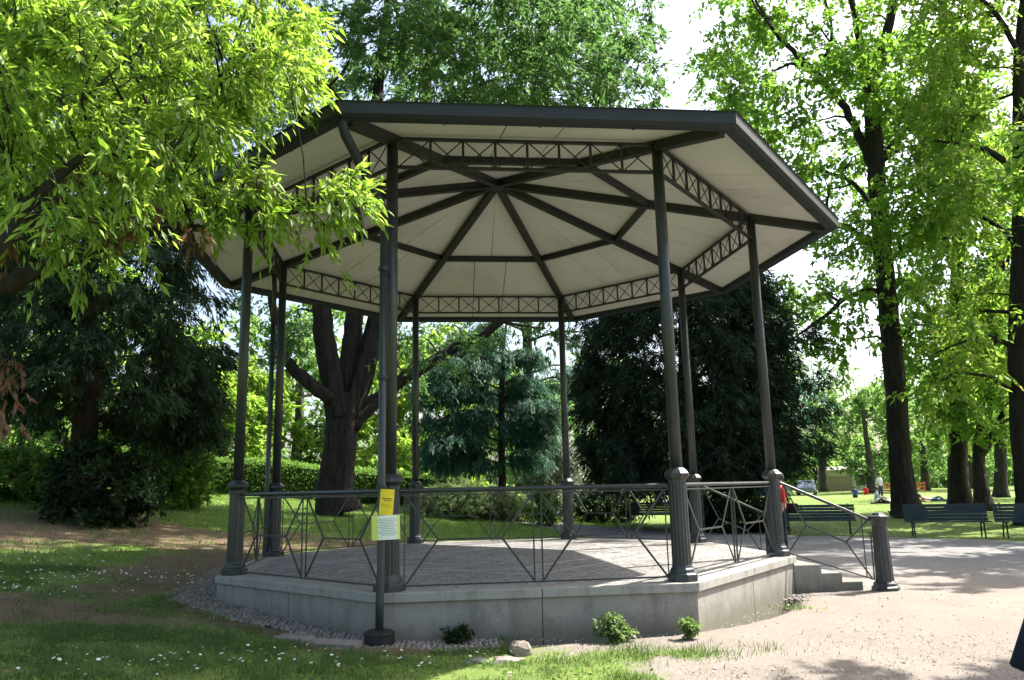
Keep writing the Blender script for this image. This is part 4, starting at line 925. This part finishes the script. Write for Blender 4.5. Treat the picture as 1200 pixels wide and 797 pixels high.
# shade trees standing to the right of the picture, outside it: their shade lies on the path
def shade_tree(x, y, w_, h, label):
    g0 = np.array((x, y, float(ground(x, y)))); rr = np.random.default_rng(int(abs(x * 13 + y))); cen = g0 + np.array((0, 0, h * .68))
    cl = ell(int(8 * w_), cen, (w_ / 2, w_ / 2, h * .28), .3, rr); V, F = clump_leaves(cl, .9, 11, 26, .25, .5, .25, .6, cen - np.array((0, 0, h * .3)), .4, r=rr, jit=.8)
    tr = [[(*g0, .38), (x, y, g0[2] + h * .3, .32), (x + .2, y, g0[2] + h * .6, .2), (x, y, g0[2] + h * .9, .04)]]
    make_tree('shade_tree', label, tuple(g0), tr, [], cl, [(V, F, 'leaf_oak', 'crown')], 'bark', 'shade trees right of the path', twig_r=.06)
SHADE = [(16.9, 2.9, 6.2, 13, 'shade tree right of the picture beside the benches'), (23.5, 6, 9, 13, 'shade tree right of the picture beyond the path'), (9.6, -5.9, 3.6, 12.5, 'slim shade tree right of the picture near the camera')]
for a in SHADE: shade_tree(*a)

# ------------------------------------------------------------------ GRASS, DAISIES, LITTER
def blades(n, x0, x1, y0, y1, h, wd, name, label, thr=.42, seed=1, mat='blade'):
    r = np.random.default_rng(seed); X = r.uniform(x0, x1, n); Y = r.uniform(y0, y1, n)
    # only where the picture could see it
    dx = X - CAM[0]; dy = Y - CAM[1]; dep = dx * CF[0] + dy * CF[1]; lat = dx * CR[0] + dy * CR[1]; k = (dep > 3.5) & (np.abs(lat) < dep * .72 + 1)
    X, Y = X[k], Y[k]; gv, gy, gr, fr = zones(X, Y); od = poly_sd(X, Y, octm); oc = (od < -.05) & ~((od > -.55) & (X < -.5) & (Y < 3) & (r.random(len(X)) < .96))
    pr = np.maximum(ss(thr, thr + .35, gr), 0.34 * ss(.42, .62, fbm(X * 2.2, Y * 2.2, 71))) * ss(.62, .35, gv) + fr * .75 * (gv > .3)
    pr = pr * (.2 + .8 * ss(.35, .6, fbm(X * 3, Y * 3, 31)))
    k = (r.random(len(X)) < pr) & oc; X, Y = X[k], Y[k]; n = len(X); Z = ground(X, Y) - .01
    P = np.stack([X, Y, Z], -1); a = r.uniform(0, 2 * math.pi, n); lean = r.uniform(.1, .75, n); hh = h * r.uniform(.5, 1.35, n) * (.25 + 1.6 * fbm(X * 2.5, Y * 2.5, 40))
    T = P + np.stack([np.cos(a) * lean * hh, np.sin(a) * lean * hh, hh], -1); b = r.uniform(0, 2 * math.pi, n); S = np.stack([np.cos(b), np.sin(b), np.zeros(n)], -1) * wd * r.uniform(.7, 1.3, n)[:, None]
    V = np.stack([P - S, P + S, T], 1).reshape(-1, 3); F = np.arange(n * 3).reshape(-1, 3)
    o = bigmesh(name, V, F, mat); tag(o, label, 'grass', kind='stuff'); return n
blades(420000, -9.5, 3.5, -8.2, .5, .055, .0045, 'near_grass', 'short shaded grass growing in front and left of the bandstand', seed=3)
blades(260000, -16, 7, .5, 24, .075, .010, 'bank_grass', 'grass on the bank left of and behind the bandstand', seed=4, mat='blade_sun_tint')
blades(60000, 3, 40, 8, 45, .045, .014, 'lawn_grass', 'open lawn grass beyond the benches', seed=5, mat='blade_sun_tint')
def daisies():
    r = np.random.default_rng(12); V = []; F = []; n = 0
    spots = [(-5.9, -.3, 1.3, .8, 95), (-6.6, -1.6, 1.0, .5, 45), (-3.2, -4.9, 1.0, .5, 38), (-1.4, -5.1, 1.0, .35, 22), (-3.9, -5.2, .6, .3, 14), (-7.5, .8, 1.2, .7, 40)]
    for cx, cy, sx, sy, k in spots:
        for _ in range(k):
            x = cx + r.normal(0, sx * .6); y = cy + r.normal(0, sy * .6)
            if osd(x, y) > -.5: continue
            z = float(ground(x, y)) + r.uniform(.035, .07); s = r.uniform(.011, .019); t = r.uniform(-.5, .5, 2)
            for q in range(7): a = q * 2 * math.pi / 7; V.append((x + s * math.cos(a), y + s * math.sin(a), z + s * (t[0] * math.cos(a) + t[1] * math.sin(a))))
            V.append((x, y, z + .004))
            for q in range(7): F.append((n + q, n + (q + 1) % 7, n + 7))
            n += 8
    o = bigmesh('daisies', np.array(V), np.array(F), 'petal'); tag(o, 'small white daisies scattered through the shaded grass', 'flowers', kind='stuff')
daisies()
def litter():
    r = np.random.default_rng(15); n = 1500; X = np.concatenate([r.uniform(-9, 0, 900), r.uniform(-.5, 6, 600)]); Y = np.concatenate([r.uniform(-6.5, 4, 900), r.uniform(-6.5, -1, 600)])
    k = poly_sd(X, Y, octm) < -.05; X, Y = X[k], Y[k]; n = len(X); P = np.stack([X, Y, ground(X, Y) + .012], -1); D = np.stack([r.normal(0, 1, n), r.normal(0, 1, n), r.normal(0, .12, n)], -1)
    V, F = leaf_geo(P, D, r.uniform(.025, .08, n) * np.where(X > -.5, .55, 1), .4, r=r); o = bigmesh('leaf_litter', V, F, 'litter'); tag(o, 'dry brown leaves strewn over soil and gravel', 'leaves', kind='stuff')
litter()
# weeds at the foot of the front wall
def weed(u, v, d, h, w_, n, mat, label):
    p = site(u, v, d); g0 = np.array((p[0], p[1], float(ground(p[0], p[1])))); r = np.random.default_rng(int(u)); root = empty('wall_plant', tuple(g0)); tag(root, label, 'plant', 'weeds along the front wall'); tw = MB(); cl = []
    for q in range(n):
        a = r.uniform(0, 2 * math.pi); k = r.uniform(.1, 1); e = np.array((math.cos(a) * w_ / 2 * k, -abs(math.sin(a)) * w_ * .35 * k, h * r.uniform(.35, 1) * (1.1 - .5 * k))); tw.tube([(0, 0, 0), e * np.array((.5, .5, .6)), e], [.004, .003, .002], 4, False); cl.append(e); cl.append(e * .65)
    tw.build('stems', 'leaf_plant', root); V, F = clump_leaves(np.array(cl), .06, 5, 5, .055, .55, .3, .7, np.zeros(3), .5, r=r, jit=.7); o = bigmesh('leaves', V, F, mat); o.parent = root; tag(o, kind='stuff')
weed(538, 743, 8.36, .16, .24, 12, 'leaf_bush', 'small dark weed against the shaded wall right of the downpipe')
weed(720, 754, 8.36, .27, .36, 20, 'leaf_plant', 'leafy weed with sunlit leaves at the middle of the front wall')
weed(808, 748, 8.5, .25, .15, 9, 'leaf_plant', 'thin upright weed at the front right corner of the wall')

# ------------------------------------------------------------------ BENCHES
def bench(a, b, label):
    a = np.array(a); b = np.array(b); c = (a + b) / 2; u = (b - a) / np.linalg.norm(b - a); L = np.linalg.norm(b - a); gz = float(ground(c[0], c[1])); root = empty('park_bench', (c[0], c[1], gz)); root.rotation_euler.z = math.atan2(u[1], u[0]); tag(root, label, 'bench', 'green slatted benches along the path')
    for k in range(5): bar('back_slat', (-L / 2, .20 + .025 * k, 0.47 + k * .09), (L / 2, .20 + .025 * k, 0.47 + k * .09), .022, .083, 'bench', root)
    for k in range(5): bar('seat_slat', (-L / 2, -.24 + k * .095, .43 - .006 * k), (L / 2, -.24 + k * .095, .43 - .006 * k), .08, .025, 'bench', root)
    for x in (-L / 2 + .18, L / 2 - .18):
        m = MB(); m.tube([(x, -.26, 0), (x, -.22, .22), (x, -.22, .405)], .022, 6); m.tube([(x, .30, 0), (x, .20, .25), (x, .20, .41), (x, .325, .90)], .02, 6); m.tube([(x, -.25, .40), (x, .20, .385)], .018, 6); m.build('leg_frame', 'black', root)
bench((11.75, 7.95), (13.55, 7.05), 'dark green slatted bench right of the leaning tree, nearest whole one')
bench((13.68, 6.98), (15.5, 6.07), 'dark green slatted bench cut by the right picture edge')
bench((9.55, 10.75), (11.4, 9.83), 'dark green slatted bench seen behind the stair handrail')
bench((8.55, 16.3), (10.4, 15.5), 'dark green slatted bench seen through the right railing beside the broad conifer')
bench((6.5, 17.2), (8.35, 16.4), 'dark green slatted bench seen left of the front right column')

# ------------------------------------------------------------------ PEOPLE
def person(label, loc, rz, J, rad, parts, mats, hair='hair', acc=None, scale=1.):
    """J joints, rad radii, parts: (joint a, joint b, material index): one skinned body, painted by nearest limb"""
    names = list(J); me = bpy.data.meshes.new('person'); idx = {k: i for i, k in enumerate(names)}
    me.from_pydata([J[k] for k in names], [(idx[a], idx[b]) for a, b, _ in parts], []); root = bpy.data.objects.new('person', me); col.objects.link(root)
    sk = root.modifiers.new('skin', 'SKIN'); sk.use_smooth_shade = True
    for k in names: v = me.skin_vertices[0].data[idx[k]]; v.radius = rad[k] if isinstance(rad[k], tuple) else (rad[k], rad[k]); v.use_root = (k == 'pelvis')
    sub = root.modifiers.new('sub', 'SUBSURF'); sub.levels = 2; sub.render_levels = 2
    dg = bpy.context.evaluated_depsgraph_get(); dg.update(); em = bpy.data.meshes.new_from_object(root.evaluated_get(dg)); root.modifiers.clear(); root.data = em
    em.materials.clear()
    for m in mats: em.materials.append(M[m])
    for p in em.polygons:
        c = p.center; best = 1e9; bi = 0
        for a, b, mi in parts:
            A = Vector(J[a]); B = Vector(J[b]); d = B - A; t = max(0, min(1, (c - A).dot(d) / max(d.length_squared, 1e-9))); q = (c - A - d * t).length
            if q < best: best = q; bi = mi
        p.material_index = bi; p.use_smooth = True
    root.location = loc; root.rotation_euler.z = rz; root.scale = (scale,) * 3; tag(root, label, 'person')
    h = Vector(J['head']); m = MB(); nu, nv = 12, 6; vs = []
    for a in range(nv + 1):
        th = .62 * math.pi * a / nv
        for b_ in range(nu): ph = 2 * math.pi * b_ / nu; rr = .112 * (1 if math.cos(ph) < .35 or th < .9 else .9); vs.append((h.x + rr * .92 * math.sin(th) * math.sin(ph), h.y + rr * math.sin(th) * math.cos(ph) * 1.02 + .02, h.z + .02 + .125 * math.cos(th)))
    m.add(vs, [(a * nu + q, (a + 1) * nu + q, (a + 1) * nu + (q + 1) % nu, a * nu + (q + 1) % nu) for a in range(nv) for q in range(nu)]); m.build('hair', hair, root, smooth=True)
    return root
RAD = dict(pelvis=(.15, .11), chest=(.16, .11), neck=.055, head0=.075, head=(.085, .10), ls=.065, le=.045, lw=.033, lh=.035, rs=.065, re=.045, rw=.033, rh=.035, lhip=.085, lk=.06, la=.042, lt=.035, rhip=.085, rk=.06, ra=.042, rt=.035)
PARTS = [('pelvis', 'chest', 0), ('chest', 'neck', 0), ('neck', 'head0', 2), ('head0', 'head', 2), ('chest', 'ls', 0), ('ls', 'le', 0), ('le', 'lw', 2), ('lw', 'lh', 2), ('chest', 'rs', 0), ('rs', 're', 0), ('re', 'rw', 2), ('rw', 'rh', 2), ('pelvis', 'lhip', 1), ('lhip', 'lk', 1), ('lk', 'la', 1), ('la', 'lt', 3), ('pelvis', 'rhip', 1), ('rhip', 'rk', 1), ('rk', 'ra', 1), ('ra', 'rt', 3)]
STAND = dict(pelvis=(0, 0, .95), chest=(0, 0, 1.3), neck=(0, 0, 1.47), head0=(0, -.01, 1.55), head=(0, -.02, 1.63), ls=(.165, 0, 1.38), le=(.23, .03, 1.1), lw=(.24, -.06, .86), lh=(.24, -.09, .78), rs=(-.17, 0, 1.38), re=(-.23, .03, 1.1), rw=(-.24, -.06, .86), rh=(-.24, -.09, .78), lhip=(.09, 0, .88), lk=(.10, -.02, .48), la=(.10, .02, .09), lt=(.11, -.14, .04), rhip=(-.09, 0, .88), rk=(-.11, -.03, .48), ra=(-.12, .03, .09), rt=(-.14, -.13, .04))
SIT = dict(pelvis=(0, 0, .12), chest=(0, -.08, .48), neck=(0, -.12, .66), head0=(0, -.14, .74), head=(0, -.15, .82), ls=(.17, -.1, .57), le=(.24, -.22, .34), lw=(.16, -.42, .38), lh=(.12, -.49, .40), rs=(-.17, -.1, .57), re=(-.24, -.22, .34), rw=(-.16, -.42, .38), rh=(-.12, -.49, .40), lhip=(.10, -.08, .12), lk=(.13, -.48, .40), la=(.12, -.70, .09), lt=(.12, -.83, .05), rhip=(-.10, -.08, .12), rk=(-.13, -.5, .38), ra=(-.14, -.76, .09), rt=(-.14, -.88, .05))
LIE = dict(pelvis=(0, 0, .13), chest=(0, .36, .2), neck=(0, .52, .26), head0=(0, .6, .3), head=(0, .67, .34), ls=(.18, .44, .2), le=(.24, .52, .05), lw=(.2, .28, .05), lh=(.18, .2, .05), rs=(-.18, .44, .2), re=(-.24, .5, .05), rw=(-.2, .26, .05), rh=(-.18, .18, .05), lhip=(.09, -.08, .12), lk=(.1, -.46, .3), la=(.1, -.8, .08), lt=(.1, -.92, .09), rhip=(-.09, -.08, .12), rk=(-.1, -.5, .12), ra=(-.1, -.9, .07), rt=(-.12, -1.0, .13))
def gp3(u, d): p = onground(u, d); return (p[0], p[1], p[2])
red = person('person in a red top and dark trousers standing behind the stair column', gp3(914, 18.6), R(250), STAND, RAD, PARTS, ['red', 'darkcloth', 'skin', 'darkcloth'])
bg_ = MB().box((0, 0, 0), (.10, .26, .22)).build('shoulder_bag', 'darkcloth', None, bevel=.03); q = gp3(927, 18.5); bg_.location = (q[0], q[1], q[2] + .98); bg_.rotation_euler.z = R(20); tag(bg_, 'small dark bag carried at the side of the person in red', 'bag')
person('person in white shirt and blue jeans standing on the far lawn', gp3(1031, 54), R(10), STAND, RAD, PARTS, ['white', 'jeans', 'skin', 'darkcloth'])
person('person in pale lilac top sitting on the lawn, left of the standing one', gp3(1024, 50), R(70), SIT, RAD, PARTS, ['lilac', 'white', 'skin', 'white'])
person('person in white top and dark trousers leaning back, right of the standing one', gp3(1037, 49), R(-80), LIE, RAD, PARTS, ['white', 'darkcloth', 'skin', 'darkcloth'])
person('bare-shouldered person lying on the lawn right of the leaning trunk', gp3(1090, 52), R(80), LIE, RAD, PARTS, ['skin', 'jeans', 'skin', 'skin'])
person('person in blue sitting on the far lawn, left of the others', gp3(1001, 66), R(150), SIT, RAD, PARTS, ['blue', 'darkcloth', 'skin', 'darkcloth'])
person('person in red sitting far off near the kiosk', gp3(1014, 80), R(150), SIT, RAD, PARTS, ['red', 'red', 'skin', 'darkcloth'])
person('person in pale top lying on the lawn seen through the right railing', gp3(778, 58), R(90), LIE, RAD, PARTS, ['lilac', 'jeans', 'skin', 'white'])
# the passer-by in a navy coat at the right picture edge
def passer():
    p = site(1264, 570, 4.0); gz = float(ground(p[0], p[1])); rz = R(150)
    J = dict(STAND); J.update(le=(.14, -.16, 1.14), lw=(.07, -.32, 1.24), lh=(.04, -.38, 1.28), re=(-.14, -.16, 1.14), rw=(-.07, -.32, 1.24), rh=(-.04, -.38, 1.28))
    o = person('person in a flared navy jacket at the right picture edge', (p[0], p[1], gz), rz, J, RAD, PARTS, ['navy', 'darkcloth', 'skin', 'darkcloth'])
    m = MB(); n = 28; vs = []
    prof = [(1.45, .08, .08), (1.40, .14, .12), (1.25, .165, .15), (1.15, .18, .17), (1.06, .215, .20), (.92, .275, .25), (.785, .33, .29), (.78, .32, .28), (.92, .26, .235)]
    for z, a, b_ in prof:
        for q in range(n): t = 2 * math.pi * q / n; k = 1 + (.03 * math.sin(5 * t) if z < .95 else 0); vs.append((a * k * math.cos(t), b_ * k * math.sin(t), z))
    m.add(vs, [(i * n + q, (i + 1) * n + q, (i + 1) * n + (q + 1) % n, i * n + (q + 1) % n) for i in range(len(prof) - 1) for q in range(n)]); m.build('jacket', 'navy', o, smooth=True)
    for s in (-1, 1): MB().tube([(.14 * s, 0, 1.38), (.14 * s, -.16, 1.13), (.07 * s, -.32, 1.24)], [.07, .058, .045], 12).build('sleeve', 'navy', o, smooth=True)
passer()

# ------------------------------------------------------------------ FAR PARK BUILDINGS AND VEHICLES
def kiosk():
    g = onground(990, 118); root = empty('park_kiosk', tuple(g)); tag(root, 'low cream kiosk with tan boarding far beyond the lawn', 'kiosk'); root.rotation_euler.z = R(-22)
    MB().box((0, 0, 1.4), (6.5, 3, 2.8)).build('wall', 'cream', root)
    for q in range(9): MB().box((-3.4 + q * .5, -1.53, 1.0), (.47, .05, 2.0)).build('board', 'tanboard', root)
    MB().add([(-4.1, -2.1, 2.8), (4.1, -2.1, 2.8), (4.1, 1.9, 2.8), (-4.1, 1.9, 2.8), (-3.2, 0, 3.3), (3.2, 0, 3.3)], [(0, 1, 5, 4), (2, 3, 4, 5), (1, 2, 5), (3, 0, 4), (3, 2, 1, 0)]).build('roof', 'granite', root)
    MB().box((2.3, -1.53, 1.4), (1.9, .05, 1.4)).build('window', 'glass', root); MB().box((1.25, -1.54, 1.05), (.1, .06, 2.1)).build('door_post', 'cream', root)
kiosk()
def car(u, d, rz, label):
    g = onground(u, d); root = empty('parked_car', tuple(g)); root.rotation_euler.z = rz; tag(root, label, 'car')
    prof = [(-2.1, .3), (-2.15, .75), (-1.95, .95), (-1.2, 1.0), (-.7, 1.45), (.9, 1.5), (1.7, 1.0), (2.1, .9), (2.1, .3)]; n = len(prof); vs = [(x, -.82, z) for x, z in prof] + [(x, .82, z) for x, z in prof]
    MB().add(vs, [tuple(range(n)), tuple(range(2 * n - 1, n - 1, -1))] + [(i, n + i, n + (i + 1) % n, (i + 1) % n) for i in range(n)]).build('body', 'carpaint', root, bevel=.05)
    for s in (-1, 1):
        MB().add([(-.95, s * .83, 1.03), (-.62, s * .83, 1.4), (.12, s * .83, 1.42), (.12, s * .83, 1.03)], [(0, 1, 2, 3)]).build('side_window', 'glass', root); MB().add([(.18, s * .83, 1.03), (.18, s * .83, 1.42), (.85, s * .83, 1.43), (1.45, s * .83, 1.05)], [(0, 1, 2, 3)]).build('side_window', 'glass', root)
        for x in (-1.35, 1.3): MB().tube([(x, s * .7, .32), (x, s * .86, .32)], .32, 16).build('wheel', 'tyre', root)
car(945, 86, R(60), 'grey car parked far off left of the kiosk')
def toilet(u, d, label):
    g = onground(u, d); root = empty('blue_cabin', tuple(g)); root.rotation_euler.z = R(-20); tag(root, label, 'cabin', 'blue cabins beyond the lawn')
    MB().box((0, 0, 1.1), (1.1, 1.1, 2.2)).build('cabin_body', 'bluepaint', root, bevel=.03); MB().box((0, -.56, 1.02), (.75, .03, 1.9)).build('door', 'bluepaint', root, bevel=.01); MB().lathe([(.78, 2.2), (.75, 2.28), (.3, 2.42)], 4, ph=R(45)).build('roof', 'cream', root)
toilet(879, 88, 'blue portable cabin seen past the front right column, left one'); toilet(893, 88, 'blue portable cabin seen past the front right column, right one')
for q, (u, lb) in enumerate(((1045, 'orange barrier beyond the lawn, left of the leaning trunk'), (1068, 'orange barrier beyond the lawn, right of the leaning trunk'))):
    g = onground(u, 84); root = empty('orange_barrier', tuple(g)); root.rotation_euler.z = R(-25); tag(root, lb, 'barrier', 'orange barriers')
    for k in range(3): bar('rail', (-1.2, 0, .35 + k * .3), (1.2, 0, .35 + k * .3), .04, .16, 'orange', root)
    for x in (-1.1, 0, 1.1): bar('post', (x, .05, 0), (x, .05, 1.1), .06, .06, 'orange', root)

def pebbles():
    r = np.random.default_rng(33); n = 15000; X = r.uniform(-.6, 9, n); Y = -7.2 + 9.5 * r.random(n) ** 1.6; gv, gy, gr, fr = zones(X, Y); k = (gv > .45) & (poly_sd(X, Y, octm) < -.05) & ~((X > 3.9) & (X < 5.05) & (Y > -1.65) & (Y < 1.8)); X, Y = X[k], Y[k]; n = len(X)
    s = r.uniform(.005, .012, n) * np.where(r.random(n) < .06, 2.0, 1); a0 = r.uniform(0, 6.28, n); Z = ground(X, Y); V = []
    for q in range(5): a = a0 + q * 1.2566; V.append(np.stack([X + s * np.cos(a) * r.uniform(.7, 1.2, n), Y + s * np.sin(a) * r.uniform(.7, 1.2, n), Z - .003], -1))
    V.append(np.stack([X, Y, Z + s * .75], -1)); V = np.stack(V, 1).reshape(-1, 3); b = np.arange(n)[:, None] * 6; F = np.concatenate([b + np.array([[q, (q + 1) % 5, 5]]) for q in range(5)], 1).reshape(-1, 3)
    o = bigmesh('loose_gravel', V, F, 'pebble'); tag(o, 'loose small stones scattered over the gravel in front of the stair', 'gravel', kind='stuff')
M['pebble'] = leafmat('pebbles', (.13, .11, .09), (.33, .29, .25), trans=0., rough=.9, spec=.2)
pebbles()

def clover():
    r = np.random.default_rng(51); n = 16000; X = r.uniform(-9, 2.6, n); Y = r.uniform(-6.6, 4, n); gv, gy, gr, fr = zones(X, Y); od = poly_sd(X, Y, octm)
    k = (od < -.6) & (gv < .6) & (fbm(X * 1.4, Y * 1.4, 61) + .3 * r.random(n) > .68) & (gr > .25); X, Y = X[k], Y[k]; n = len(X); P = np.stack([X, Y, ground(X, Y) + r.uniform(.01, .04, n)], -1); D = np.stack([r.normal(0, 1, n), r.normal(0, 1, n), r.uniform(.0, .6, n)], -1)
    V, F = leaf_geo(P, D, r.uniform(.03, .07, n), .6, r=r); o = bigmesh('ground_weeds', V, F, 'leaf_mid'); tag(o, 'flat broad-leaved weeds growing among the shaded grass', 'weeds', kind='stuff')
clover()
